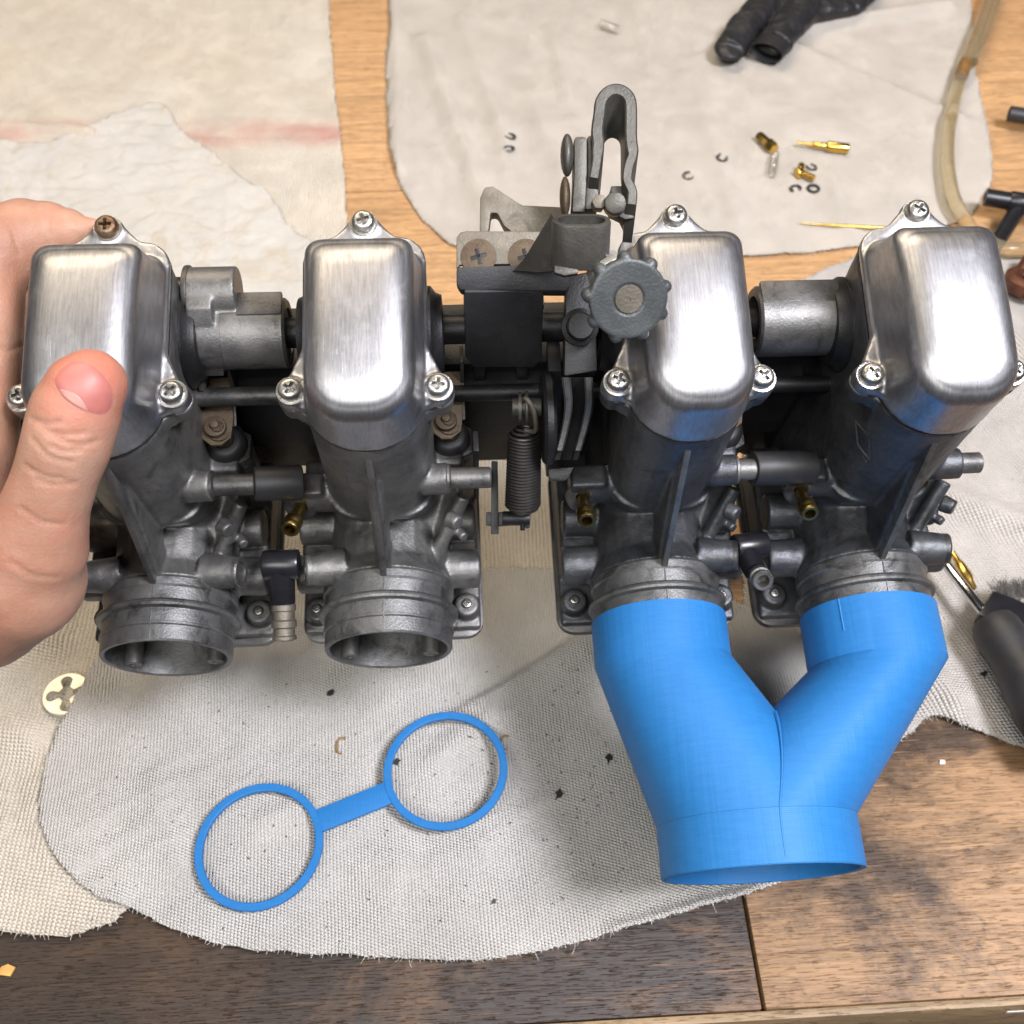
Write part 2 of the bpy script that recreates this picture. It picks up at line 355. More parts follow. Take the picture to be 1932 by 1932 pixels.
j0 = tab(1423, 1800); org = f0 + dirx*((j0-f0).dot(dirx)); Mb = Matrix((dirx, diry, Vector((0, 0, 1)))).transposed().to_4x4(); Mb.translation = org
def bpart(name, x0, x1, y0, y1, z0, z1, mat, bev=.8, lab=None):
    o = obj(name, MB().add(box(((x1-x0)/2*0, 0, 0), (x1-x0, y1-y0, z1-z0), None, bev)), mat, bench, label=lab)
    o.matrix_world = mscale(Mb @ Matrix.Translation(((x0+x1)/2, (y0+y1)/2, (z0+z1)/2))); return o
bench_inv = None
bpy.context.view_layer.update()
bpart('board', -620, -.7, 0, 215, -18, 0, M['woodd'], 1.0, 'dark oil-stained front board'); bpart('board', .7, 700, 0, 215, -18, 0, M['wood'], 1.0, 'mottled lighter front board')
bpart('board', -620, 700, 216, 520, -18, -.3, M['woodl'], 1.0, 'pale orange rear board'); bpart('board', -620, 700, 521, 1000, -18, -.2, M['woodl'], 1.0)
bpart('front_rail', -620, 700, 1.2, 30, -52, -18.2, M['woode'])
bpart('edge_trim', -620, 700, -3.6, -.2, -52, -.9, M['woode'])
bpart('tape_scrap', 98, 110, -4.0, -3.7, -12.5, -10, M['tape'], .05)

def cloth(name, pix, base, mat, lab, grp=None, step=2.6, ridges=(), crump=0, seed=0, fray=.55, fringe=1.0, cat='cloth', thick=1.1, nofold=1.0, wr=1.9, wa=.3, steps=()):
    pts = [tab(a, b) for a, b in pix]; o = []
    for i, p in enumerate(pts):
        q = pts[(i+1) % len(pts)]; n_ = max(1, int((q-p).length/1.6))
        o += [p.lerp(q, k/n_) for k in range(n_)]
    nn = len(o); o2 = []                                  # round corners off a little, then fray
    for i in range(nn): o2.append(sum((o[(i+k) % nn] for k in range(-4, 5)), Vector())/9)
    o = [Vector((p.x+fray*noise.noise(p/2.2+Vector((seed, 0, 0)))*1.6+fray*1.6*noise.noise(p/11), p.y+fray*noise.noise(p/2.0+Vector((0, seed, 3)))*1.6+fray*1.6*noise.noise(p/12+Vector((0, 9, 0))), 0)) for p in o2]
    v2 = [p.to_2d() for p in o]; nb = len(v2); ed = [(i, (i+1) % nb) for i in range(nb)]
    xs = [p.x for p in v2]; ys2 = [p.y for p in v2]
    x = min(xs)
    inside = []
    rows = {}
    y = min(ys2)+step*.5
    while y < max(ys2):
        cr = sorted((a.x+(y-a.y)/(b.y-a.y)*(b.x-a.x)) for a, b in zip(v2, v2[1:]+v2[:1]) if (a.y > y) != (b.y > y))
        for a, b in zip(cr[::2], cr[1::2]):
            x = math.ceil((a+.9)/step)*step
            while x < b-.9: inside.append(Vector((x+rnd.uniform(-.3, .3), y+rnd.uniform(-.3, .3)))); x += step
        y += step
    r = geometry.delaunay_2d_cdt(v2+inside, ed, [], 1, 1e-4)
    V, E, Fc = r[0], r[1], r[2]
    def h(x, y):
        p = Vector((x, y, 0)); z = base + fold(x, y)*nofold
        if crump: z += crump*(1.5*max(0, 1-abs(noise.noise(Vector((p.x/26, p.y/15, seed))))*3.4)+.7*max(0, 1-abs(noise.noise(p/11+Vector((seed, 1, 5))))*3.2)+1.1*noise.noise(p/35))
        if wr:
            ca, sa = math.cos(wa), math.sin(wa); q = Vector(((x*ca+y*sa)/13, (-x*sa+y*ca)/75, seed)); n1 = noise.noise(q); z += wr*max(0, .55-abs(n1)*4)*(.4+max(0, noise.noise(p/70+Vector((0, 0, seed))))*2)
        for (a, b, hh, wd) in ridges:
            a2, b2 = tab(*a), tab(*b); ab = (b2-a2); t_ = max(0, min(1, (p-a2).dot(ab)/ab.length_squared)); dd = (p-a2-ab*t_).length
            z += 1.5*hh*math.exp(-(dd/wd/.8)**2)
        for (a, b, hh, wd, fade) in steps:
            a2, b2 = tab(*a), tab(*b); ab = b2-a2; t_ = (p-a2).dot(ab)/ab.length_squared; nn_ = Vector((ab.y, -ab.x, 0)).normalized(); sd = (p-a2).dot(nn_); en = max(0, min(1, (t_+.15)/.3))*max(0, min(1, (1.25-t_)/.3)); s_ = 1/(1+math.exp(-sd/wd)); z += hh*en*s_*math.exp(-(max(0, sd)/fade)**2)
        return z
    c = sum((Vector((p.x, p.y, 0)) for p in v2), Vector())/nb
    m = MB(); m.v = [Vector((p.x, p.y, h(p.x, p.y)))-c for p in V]; m.f = [list(f)[::1] for f in Fc]
    for f in m.f:
        if len(f) > 2 and (m.v[f[1]]-m.v[f[0]]).cross(m.v[f[2]]-m.v[f[0]]).z < 0: f.reverse()
    ob = obj(name, m, mat, label=lab, cat=cat, group=grp, ang=180); ob.location = c*S
    sm = ob.modifiers.new('thick', 'SOLIDIFY'); sm.thickness = thick*S; sm.offset = -1
    if fringe:
        g = MB(); cen = c
        for i in range(0, nb):
            if rnd.random() > fringe*.8: continue
            a, b = v2[i], v2[(i+1) % nb]; t_ = (b-a); nrm = Vector((t_.y, -t_.x)).normalized()
            area = 1
            px_ = a+t_*rnd.random(); q = Vector((px_.x, px_.y, h(px_.x, px_.y)-.3)); ln = rnd.uniform(.5, 1.9)*(1 if rnd.random() < .93 else 2.0)
            d0 = Vector((nrm.x*sgn(v2), nrm.y*sgn(v2), rnd.uniform(-.5, .35))); d0 += Vector((rnd.uniform(-.7, .7), rnd.uniform(-.7, .7), 0)); d0.normalize(); bend = Vector((rnd.uniform(-1, 1), rnd.uniform(-1, 1), rnd.uniform(-.6, .1)))*.5
            pth = [q-d0*.4, q+d0*ln*.35, q+d0*ln*.7+bend*ln*.3, q+d0*ln+bend*ln*.8]
            g.add(tube([k-cen for k in pth], [.17, .15, .12, .06], 4, False))
        obj('fringe', g, mat, ob, kind='stuff')
    ob['_'] = 0; del ob['_']
    return h
def sgn(v):
    k = id(v)
    if k not in _sg: _sg[k] = 1 if sum(a.x*b.y-b.x*a.y for a, b in zip(v, v[1:]+v[:1])) > 0 else -1
    return _sg[k]
_sg = {}
yb = tab(100, 258)
def pink(t, c):
    m1 = band(t, 0.0, .010, .006); return t.mix(t.math('MULTIPLY', m1, .65), c, (.62, .30, .24))
A_pix = [(-400, -260), (610, -260), (620, -40), (622, 60), (628, 120), (634, 200), (643, 260), (650, 340), (655, 420), (668, 520), (670, 760), (-400, 760)]
_p = [tab(a, b) for a, b in A_pix]
def warmstain(t, c):
    m = t.ramp(t.noise(t.mp(loc=(.5, .1, 0)), 11, 5, .6), [(.42, (0, 0, 0)), (.7, (1, 1, 1))]); return t.mix(t.math('MULTIPLY', m, .35), c, (.74, .60, .36))
def bandA(t, c):
    c = warmstain(t, c); return t.mix(t.math('MULTIPLY', band(t, PINKY, .006, .016), t.ramp(t.noise(t.mp((14, 30, 14), loc=(.7, .2, 0)), 1, 5, .65), [(.34, (0, 0, 0)), (.66, (.9, .9, .9))])), c, (.66, .33, .26))
# object origin is the mean of the outline samples, so work out the stripe's place relative to it
def centroid(pix):
    pts = [tab(a, b) for a, b in pix]; tot = Vector(); n_ = 0
    for i, p in enumerate(pts):
        q = pts[(i+1) % len(pts)]; k = max(1, int((q-p).length/1.6)); n_ += k
        for j in range(k): tot += p.lerp(q, j/k)
    return tot/n_
PINKY = (tab(120, 258).y-centroid(A_pix).y)*S
M['clothA'] = mat_cloth('cream_cloth_striped', (.84, .77, .66), (.76, .69, .57), 1.9, .05, .1, .0011, speck=.15, stainamt=bandA)
M['clothC'] = mat_cloth('twill_cloth', (.82, .75, .66), (.75, .69, .60), 1.7, .25, .9, .0012, speck=.2)
M['clothE'] = mat_cloth('coarse_cream_cloth', (.86, .79, .68), (.77, .69, .57), 2.0, .15, .15, .0014, speck=.3, stainamt=warmstain)
M['clothD'] = mat_cloth('coarse_grey_cloth', (.88, .845, .79), (.80, .765, .71), 1.55, .3, .35, .0016, speck=.3)
M['clothF'] = mat_cloth('coarse_white_cloth', (.72, .68, .63), (.62, .58, .54), 1.9, -.1, .2, .0014, speck=.35)
hA = cloth('cloth', A_pix, 2.2, M['clothA'], 'cream cloth with faded pink stripe lying at the upper left', 'shop cloths spread on the bench', 3.2, ridges=[((0, 250), (170, 262), 5, 9)], seed=1)
hC = cloth('cloth', [(742, -260), (738, -60), (733, 0), (737, 60), (728, 110), (730, 200), (735, 280), (755, 350), (790, 410), (850, 465), (900, 480), (1100, 490), (1300, 490), (1420, 485), (1530, 478), (1640, 465), (1760, 440), (1830, 410), (1870, 345), (1868, 280), (1850, 200), (1835, 120), (1830, 0), (1826, -260)], 2.2, M['clothC'],
           'off-white twill cloth under the glove and small brass parts', 'shop cloths spread on the bench', 3.2,
           ridges=[((800, 80), (930, 440), 3.5, 8), ((870, 40), (960, 300), 2.5, 7), ((745, 0), (752, 330), 3, 5), ((1040, 60), (1075, 200), 2, 7), ((1200, 20), (1230, 160), 1.5, 7), ((1560, 330), (1600, 440), 1.2, 8), ((1320, 200), (1390, 420), 1.3, 7), ((1500, 60), (1780, 20), 4, 9), ((1480, 90), (1800, 230), 3.0, 9), ((1000, 180), (1100, 440), 1.8, 8)], seed=2)
hB = cloth('paper_towel', [(305, 200), (325, 225), (345, 262), (385, 285), (430, 320), (460, 350), (510, 375), (540, 430), (600, 480), (612, 600), (400, 720), (0, 720), (-300, 560), (-300, 300), (-80, 262), (0, 275), (85, 285), (150, 262), (200, 235), (250, 215)], 4.6,
           mat_cloth('crumpled_wipe', (.64, .62, .58), (.58, .55, .48), .9, 0, .2, .0003, speck=.35, stainamt=lambda t, c: t.mix(t.math('MULTIPLY', t.ramp(t.noise(t.tc.outputs['Object'], 24, 7, .75, 1.5), [(.52, (0, 0, 0)), (.64, (1, 1, 1))]), .75), c, (.52, .45, .33))),
           'crumpled white paper wipe with brown smudges on the striped cloth', None, 2.4, crump=1.25, seed=3, fray=.2, fringe=0, cat='paper towel', thick=.3)
hE = cloth('cloth', [(-400, 690), (300, 700), (700, 735), (1040, 760), (1250, 800), (1350, 1200), (1200, 1500), (700, 1560), (300, 1680), (243, 1712), (238, 1735), (200, 1752), (130, 1775), (60, 1766), (0, 1762), (-400, 1740)], 3.4, M['clothE'],
           'warm cream coarse cloth at the lower left beneath the die', 'shop cloths spread on the bench', 2.6, ridges=[((-80, 1330), (60, 1400), 2.5, 9), ((-50, 1250), (110, 1215), 3, 9)], seed=4)
hF = cloth('cloth', [(1450, 570), (1488, 548), (1550, 515), (1620, 488), (1760, 470), (1890, 490), (2300, 470), (2300, 1560), (2100, 1480), (1932, 1414), (1850, 1388), (1790, 1366), (1755, 1346), (1738, 1366), (1720, 1385), (1660, 1420), (1500, 1400), (1400, 1330), (1400, 900), (1420, 700)], 3.0, M['clothF'],
           'white coarse cloth on the right, under the screwdriver', 'shop cloths spread on the bench', 2.6, ridges=[((1740, 930), (1950, 1010), 5, 11), ((1640, 1200), (1800, 1330), 4, 10), ((1850, 560), (1950, 700), 4, 12)], seed=5, fringe=1.0)
hD = cloth('cloth', [(1540, 1560), (1500, 1640), (1475, 1672), (1420, 1700), (1330, 1722), (1200, 1760), (1100, 1785), (960, 1812), (870, 1823), (760, 1815), (640, 1808), (500, 1803), (400, 1785), (330, 1755), (250, 1722), (170, 1690), (118, 1630), (90, 1580), (82, 1530), (92, 1460), (118, 1390), (156, 1338), (190, 1272), (222, 1235), (300, 1205), (480, 1150), (700, 1100), (920, 1088), (1110, 1092), (1300, 1110), (1500, 1200), (1640, 1330)], 6.8, M['clothD'],
           'grey-white coarse cloth at the front beneath the blue gasket', 'shop cloths spread on the bench', 2.3,
           steps=[((860, 1358), (1120, 1200), 6.5, .8, 26), ((430, 1290), (620, 1225), 3.0, 2.5, 26), ((1180, 1755), (1480, 1665), 3.0, .8, 14)], ridges=[((480, 1150), (640, 1230), 3, 9), ((820, 1450), (930, 1380), 3.0, 9), ((300, 1330), (420, 1300), 2.5, 14), ((184, 1270), (160, 1350), 2.6, 16), ((500, 1570), (580, 1540), 2.0, 9), ((1150, 1770), (1480, 1680), 2.5, 4), ((1115, 1205), (1260, 1110), 4, 6), ((640, 1240), (700, 1180), 2, 8), ((300, 1500), (330, 1640), 1.5, 12), ((700, 1650), (900, 1620), 1.6, 12)], seed=6, fringe=1.0, nofold=1.5, wr=2.0, wa=-1.0)

# ================================================================ CARBURETTOR BANK
bank = thing('carburetor_bank', 'grimy grey four-barrel carburettor bank with polished brushed aluminium covers, gripped at its left end', 'carburetor', mw=mscale(BANK))
XS = [-128.0, -46.2, 55.7, 136.3]
CF = Matrix.Translation((0, 0, 94.3)) @ Matrix.Rotation(R(10), 4, 'X')       # cover frame in carburettor coordinates
def cpos(y, z, x=0): return CF @ Vector((x, y, z))

def cover_mesh():
    m = MB()
    m.add(loft([[CF @ (p+Vector((0, 0, z))) for p in roundrect(w_, y0, y1, r0, r1, 9)] for z, w_, y0, y1, r0, r1 in
        ((.15, 19.9, -27.3, 45, 19, 9), (3.0, 19.9, -27.3, 45, 19, 9))]))
    m.add(loft([[CF @ (p+Vector((0, 0, z))) for p in roundrect(w_, y0, y1, r0, r1, 9)] for z, w_, y0, y1, r0, r1 in
        ((2, 19.0, -27, 40, 17, 7), (8, 17.6, -26.1, 37.6, 15, 6), (16, 16.9, -25.2, 35.8, 13.8, 5.2), (20.5, 16.6, -24.6, 35, 13.3, 5), (23, 16.1, -23.9, 34.2, 12.9, 4.8),
         (25.1, 15.0, -22.6, 33, 12, 4.4), (26.6, 13.2, -20.5, 31, 10.5, 3.8), (27.5, 10.8, -17.6, 28.4, 8.6, 3), (27.9, 7.5, -13.5, 24.5, 6, 2.4))]))
    for x, y in ((22.8, -8.4), (-22.8, -8.4)):
        m.add(cyl(cpos(y, .15, x), cpos(y, 5.4, x), 5.2, 4.9)); m.add(prism([cpos(-17, .15, x*.5), cpos(-13.2, .15, x*1.0), cpos(-4.5, .15, x*1.08), cpos(3, .15, x*.93), cpos(9, .15, x*.82), cpos(8, .15, x*.5)], CF.to_3x3() @ Vector((0, 0, 3.6))))
    m.add(cyl(cpos(49, .15), cpos(49, 4.2), 5.0, 4.8)); m.add(prism([cpos(40, .15, -15), cpos(40, .15, 15), cpos(45.2, .15, 9.5), cpos(49.5, .15, 5.5), cpos(49.5, .15, -5.5), cpos(45.2, .15, -9.5)], CF.to_3x3() @ Vector((0, 0, 3.3))))
    me = remesh(m, .62, 16, .5)
    # slight crown of the flat face, as polished by hand
    for v in me.vertices:
        p = CF.inverted() @ (v.co/S); a = max(0, min(1, (p.z-20)/6)); v.co = (CF @ Vector((p.x, p.y, p.z - a*((p.x/19)**2*.9 + ((p.y-2)/30)**2*2.6))))*S
    me.name = 'top_cover'; return me
def body_mesh(sides):
    m = MB()
    r0 = [Vector((p.x, p.y, 33)) for p in roundrect(19.4, -26, 40, 18, 7, 9)]
    r1 = [Vector((p.x, p.y, 94.0+.176*p.y-.5)) for p in roundrect(19.7, -26.8, 43, 18.6, 8, 9)]
    m.add(loft([r0, r1])); m.add(loft([[Vector((p.x, p.y, z)) for p in roundrect(w_, y0, y1, 12, 7, 9)] for z, w_, y0, y1 in ((-22, 22, -22, 40), (20, 20.5, -19, 40), (28, 19.2, -23, 40), (36, 19.2, -25.8, 40))]))
    m.add(cyl((0, -40, 0), (0, 50, 0), 21.5)); m.add(lathe([(0, -9), (20.8, -9), (21.5, -2), (23.6, 3), (25, 5.5), (0, 5.5)], (0, -34.5, 0), (0, -1, 0), 40))
    for x in (22.8, -22.8):                                  # bosses under the cover lugs
        a = cpos(-8.4, 0, x); m.add(cyl(a-Vector((0, 0, .3)), a-Vector((0, -.5, 7.5)), 5.1, 4.5)); m.add(prism([Vector((x*.5, -18, 84)), Vector((x*.95, -13, 85)), Vector((x*1.05, -5, 87)), Vector((x*.6, 5, 88))], (0, 0, 5.6)))
    a = cpos(48.6, 0); m.add(cyl(a, a-Vector((0, 0, 8)), 4.8)); m.add(prism([cpos(38, -.3, -15), cpos(38, -.3, 15), cpos(45, -.3, 11), cpos(48.5, -.3, 5), cpos(48.5, -.3, -5), cpos(45, -.3, -11)], (0, 0, -6)))
    for s in sides: m.add(cyl((s*15, -35.5, 14), (s*28.5, -37, 16.5), 7.2, 5.6))                # vent bosses
    # starter housing and side webs
    m.add(cyl((25.2, 4, -16), (25.2, 6, 28.6), 8.8)); m.add(box((22, 5, 10), (16, 20, 50), None, 2)); m.add(prism([Vector((12, -34, 4)), Vector((21, -33, 4)), Vector((28, -12, 24)), Vector((27, 2, 26)), Vector((12, -5, 26))], (0, 6, -16), 1)); m.add(cyl((16, -33, 6), (29.5, -13, 25), 2.8))
    m.add(cyl((15, -16.7, 47.5), (24.5, -16.7, 48.2), 5.6)); m.add(cyl((-15, -13, 31), (-27, -13, 32), 7)); m.add(box((-27, -13, 33), (13, 9, 14), None, 1))
    m.add(cyl((24, -24, 30), (27.5, -27, 31.5), 3.4, 2.8)); m.add(cyl((27, -22, 14), (29.5, -26, 16), 1.9))
    for s in (1, -1):
        m.add(cyl((s*20, -31, -3), (s*35, -31, -4), 7.6, None, 20, 1.2)); m.add(cyl((s*20, -13, 1), (s*34, -13, 1), 7.4, None, 20, 1.2)); m.add(box((s*27, -5, -14), (15, 50, 16), None, 2))
        m.add(cyl((s*29.5, -41, -24), (s*29.5, -41, -16), 5.4, 4.8)); m.add(cyl((s*29.5, 30, -24), (s*29.5, 30, -14), 5.2))
    m.add(prism([Vector((-2.4, -22, 80)), Vector((-2.4, -26.8, 70)), Vector((-2.4, -41, 24)), Vector((-2.4, -36, 18)), Vector((-2.4, -18, 28))], (4.8, 0, 0), 1.0))
    m.add(box((0, -13, -23.6), (70, 72, 4.6), None, 1))
    me = remesh(m, .66, 3, .5, lambda p, n: .12*noise.noise(p*.35))
    me.name = 'carburetor_body'; return me
def rib_mesh():
    return MB().add(prism([Vector((-1.1, -25.8, 87.5)), Vector((-1.1, -29.5, 74)), Vector((-1.1, -43.6, 24.6)), Vector((-1.1, -36, 20)), Vector((-1.1, -20, 28)), Vector((-1.1, -24, 84))], (2.2, 0, 0), .5))
def mouth_mesh():
    m = MB().add(lathe([(24.6, -1), (25.4, 0), (25.8, .6), (25.8, 3.2), (25.2, 4), (25, 8.4), (26.2, 8.9), (27.2, 9.8), (27.4, 10.6), (27, 11.4), (25.2, 12), (25, 16.8), (25.5, 17.1), (25.5, 17.9), (24.9, 18.3), (24.8, 23.4), (24.4, 24),
                        (23.2, 24), (22.8, 23.6), (22.2, 10), (20, 0), (0, 0)], (0, -40, 0), (0, -1, 0), 72))
    m.v = [Vector((v.x*.955, v.y, v.z*.955)) for v in m.v]; m.add(box((0, -49.5, 24.0), (.45, 18, .7), None, .1)); m.add(box((0, -60, 23.7), (.45, 7, .5), None, .1)); return m
def bowl_mesh():
    m = MB()
    m.add(loft([[p+Vector((0, 0, z)) for p in roundrect(w_, y0, y1, 7, 7, 6)] for z, w_, y0, y1 in ((-26.4, 35.2, -50.2, 22.5), (-26.9, 36, -51, 23.3), (-30.4, 36, -51, 23.3), (-31.2, 35.2, -50.2, 22.5), (-32, 32.5, -47, 20), (-52, 30, -42, 17), (-56, 27, -38, 14))]))
    return m
def screw_mesh():
    """pan head with a real cross recess, axis +z, seat at z=0"""
    m = MB(); a, b = 2.05, .55; k = []
    cr = [(a, -b), (a, b), (b, b), (b, a), (-b, a), (-b, b), (-a, b), (-a, -b), (-b, -b), (-b, -a), (b, -a), (b, -b)]
    for i in range(12):
        p, q = cr[i], cr[(i+1) % 12]; k += [Vector((p[0], p[1], 0)), Vector(((p[0]+q[0])/2, (p[1]+q[1])/2, 0))]
    def ring(f, r, z): return [Vector((lambda c: (c.x, c.y, z))(v.lerp(v.normalized()*r, f))) for v in k]
    rings = [[Vector((v.x*.55, v.y*.55, 1.2)) for v in k], ring(0, 1, 3.15), ring(.45, 2.6, 3.2), ring(1, 2.9, 2.95), ring(1, 3.45, 2.4), ring(1, 3.75, 1.6), ring(1, 3.8, .2), ring(1, 3.8, -2)]
    g = loft(rings); return m.add(g)
def small_screw_mesh():
    m = screw_mesh(); m.v = [Vector((v.x*.55, v.y*.55, v.z*.45)) for v in m.v]; return m

PORTS = ((1, -1), (-1,), (1,), (1,)); bods = [body_mesh((1, -1)), body_mesh((-1,)), body_mesh((1,))]; bods.append(bods[2])
cov_me, rib_me, mou_me = cover_mesh(), to_mesh(rib_mesh(), 'rib'), to_mesh(mouth_mesh(), 'intake_mouth', 30)
bow_me, scr_me, ssc_me = to_mesh(bowl_mesh(), 'float_bowl'), to_mesh(screw_mesh(), 'screw', 38), to_mesh(small_screw_mesh(), 'screw_small', 38)
stub_me = to_mesh(MB().add(lathe([(5.3, 0), (5.5, .6), (5.5, 2), (4.7, 2.2), (4.7, 3), (5.1, 3.2), (5.1, 4.4), (3.8, 5), (3.75, 18.4), (3.3, 19), (2.2, 19), (2.1, 12), (0, 12)], (0, 0, 0), (1, 0, 0), 28)), 'fuel_stub')
def nipple_mesh():
    d = Vector((.02, -.85, .45)); return MB().add(lathe([(2.3, 0), (2.3, 8), (2.7, 8.5), (3.35, 9.6), (3.4, 11), (3.0, 12.2), (2.9, 12.6), (3.3, 13), (3.35, 14.6), (3.0, 15.2), (2.05, 15.2), (1.95, 9), (0, 9)], (0, 0, 0), d, 28))
nip_me = to_mesh(nipple_mesh(), 'brass_nipple')
washer_me = to_mesh(MB().add(lathe([(2.5, 0), (5.9, 0), (6.1, .4), (6.1, 1.6), (5.6, 2), (2.5, 2)], (0, 0, 0), Vector((.03, -.72, .56)), 28)), 'washer')
def starter_meshes():
    d = Vector((0, -.05, 1))
    nut = MB().add(prism([Vector((9.6*math.cos(R(60*i+30)), 9.6*math.sin(R(60*i+30)), 0)) for i in range(6)], (0, 0, 4.5), .5))
    cap = MB().add(lathe([(7.3, 0), (7.5, .5), (7.3, 3.5), (6.2, 5.2), (5, 5.8), (3.6, 5.9), (3.4, 5.2), (0, 5.2)], (0, 0, 4.5), d, 28))
    ro = MB().add(lathe([(3.3, 0), (3.3, 9), (4.4, 9.2), (4.4, 11), (2.4, 11.3), (2.2, 14), (0, 14.2)], (0, 0, 8), d, 24))
    return [to_mesh(a, n) for a, n in ((nut, 'hex_nut'), (cap, 'rubber_boot'), (ro, 'plunger_rod'))]
nut_me, boot_me, rod_me = starter_meshes()
Z180 = Matrix.Rotation(R(180), 4, 'Z')
for ci, x in enumerate(XS):
    T = Vector((x, 0, 0))*S
    b = obj('carburetor_body', bods[ci], M['cast' if ci < 2 else 'castshade'], bank); b.location = T
    if ci == 3: b['label'] = 'rightmost casting, shade toned into its colour, with a raised diamond mark on its side'
    mo = obj('intake_mouth', mou_me, M['castgrime'], b); obj('rib', rib_me, M['cast'], b)
    fl = obj('float_bowl', bow_me, M['castdark' if ci > 1 else 'cast'], bank); fl.location = T
    for s in (1, -1):
        q = obj('screw', ssc_me, M['screw'], fl); q.location = Vector((s*29.5, -41, -16.3))*S
    cv = obj('top_cover', cov_me, M['brushed'], bank); cv.location = T
    for k, (sx, sy, sz) in enumerate(((22.8, -8.4, 5.3), (-22.8, -8.4, 5.3), (0, 49, 4.1))):
        rusty = ci == 0 and k == 2
        q = obj('screw', scr_me, M['screwrust' if rusty else 'screw'], cv); q.matrix_local = Matrix.Translation(cpos(sy, sz, sx)*S) @ Matrix.Rotation(R(10), 4, 'X') @ Matrix.Rotation(rnd.uniform(0, 1.5), 4, 'Z')
        if rusty: q['label'] = 'rusty brown screw'
        wa = obj('washer', to_mesh(MB().add(lathe([(3, 0), (4.5, 0), (4.6, .5), (3, .6)], (0, 0, -.6), (0, 0, 1), 24)), 'screw_washer'), M['screw'], cv); wa.matrix_local = Matrix.Translation(cpos(sy, sz+.2, sx)*S) @ Matrix.Rotation(R(10), 4, 'X')
    q = obj('seam_gasket', to_mesh(MB().add(loft([[cpos(p.y, z, p.x) for p in roundrect(19.8, -27.2, 44.3, 18.5, 8.5, 9)] for z in (-.35, .2)])), 'seam_gasket'), M['black'], b)
    q = obj('fuel_stub', stub_me, M['castdark' if ci == 0 else 'cast'], b); q.location = Vector((20.5, -16.7, 48))*S; q.scale = (.62 if ci == 3 else 1, 1, 1)
    if ci: 
        q = obj('brass_nipple', nip_me, M['brassold'], b); q.location = Vector((-29, -17, 31))*S
        if ci == 1: q.rotation_euler = (0, 0, R(-14))
        q = obj('nipple_washer', washer_me, M['castdark'], b); q.location = Vector((-29, -17, 31.5))*S
    for s in PORTS[ci]:
        e0 = Vector((s*27.4, -36.9, 16.35)); d = Vector((s*13.5, -1.5, 2.5)).normalized()
        q = obj('vent_port', MB().add(lathe([(4.2, 0), (5.75, 0), (5.75, 1.4), (5.3, 2), (3.6, 2), (3.0, -2.5), (0, -2.6)], e0, d, 28)), M['castdark' if ci > 1 else 'cast'], b)
    for a_, (sx, sz) in enumerate(((15.5, -11), (-15.5, -11))):
        obj('inner_post', MB().add(lathe([(1.3, 0), (1.3, -2), (0, -2)], (sx, -62.6, sz), (0, -1, 0), 16)).add(lathe([(3.3, 0), (3.3, 22.3), (3, 22.6), (1.3, 22.6), (1.3, 20), (0, 20)], (sx, -40, sz), (0, -1, 0), 20)), M['cast'], b)
    st = obj('starter_nut', nut_me, M['castdark'], bank); st.location = Vector((x+25.2, 6, 29))*S
    obj('rubber_boot', boot_me, M['rubber'], st); obj('plunger_rod', rod_me, M['rust'], st)
    # choke fork holding the plunger
    fk = MB(); c0 = Vector((x+24.2, 7, 47))
    fk.add(prism([c0+Vector(v) for v in ((-5.5, 16, 6), (5.5, 16, 6), (6.2, 2, 1), (5.2, -4.5, -1), (1.8, -7, -2), (-1.8, -7, -2), (-5.2, -4.5, -1), (-6.2, 2, 1))], (0, 0, 1.4), .3))
    fo = obj('choke_fork', fk, M['rust'], bank)
    obj('pivot_pin', MB().add(cyl(c0+Vector((0, -1, -1)), c0+Vector((0, -1.4, 3.4)), 3.9, 3.9, 24, .4)).add(cyl(c0+Vector((0, -1, 3)), c0+Vector((0, -1.5, 5)), 1.7, 1.5, 20, .4)), M['rust'], fo)
    for s in (1, -1): obj('fork_tine', MB().add(prism([c0+Vector((s*5.6, 3, 0)), c0+Vector((s*5.6, 18, 5)), c0+Vector((s*5.6, 20, 18)), c0+Vector((s*5.6, 14, 17)), c0+Vector((s*5.6, 12, 6)), c0+Vector((s*5.6, 0, 0))], (s*1.3, 0, 0), .3)), M['steel2'], fo)
# raised diamond on the rightmost casting
def strokes(segs, wd, h, z_off=.2):
    m = MB()
    for (a, b) in segs: m.add(tube([a, b], wd, 6))
    return m
bx = XS[3]
def onch(px, py):
    o = BI.translation; v = BR @ ray(px, py); 
    best = None
    for i in range(400):
        p = o + v*(300+i*.4)
        if abs(p.x-bx) < 19.95 and p.y > -30 and (abs(p.x-bx) < 1 or True):
            yy = -30.3+18.6-math.sqrt(max(0, 18.6**2-max(0, abs(p.x-bx)-1.3)**2))
            if p.y > yy: return p
    return o+v*360
dm = [(1614, 795), (1618, 838), (1640, 868), (1640, 825), (1614, 795)]
pts = [onch(*q) for q in dm]
obj('raised_mark', strokes(list(zip(pts, pts[1:])) + [(onch(1628, 862), onch(1634, 872))], .32, 0), M['castshade'], bank, label='raised diamond outline cast on the side')

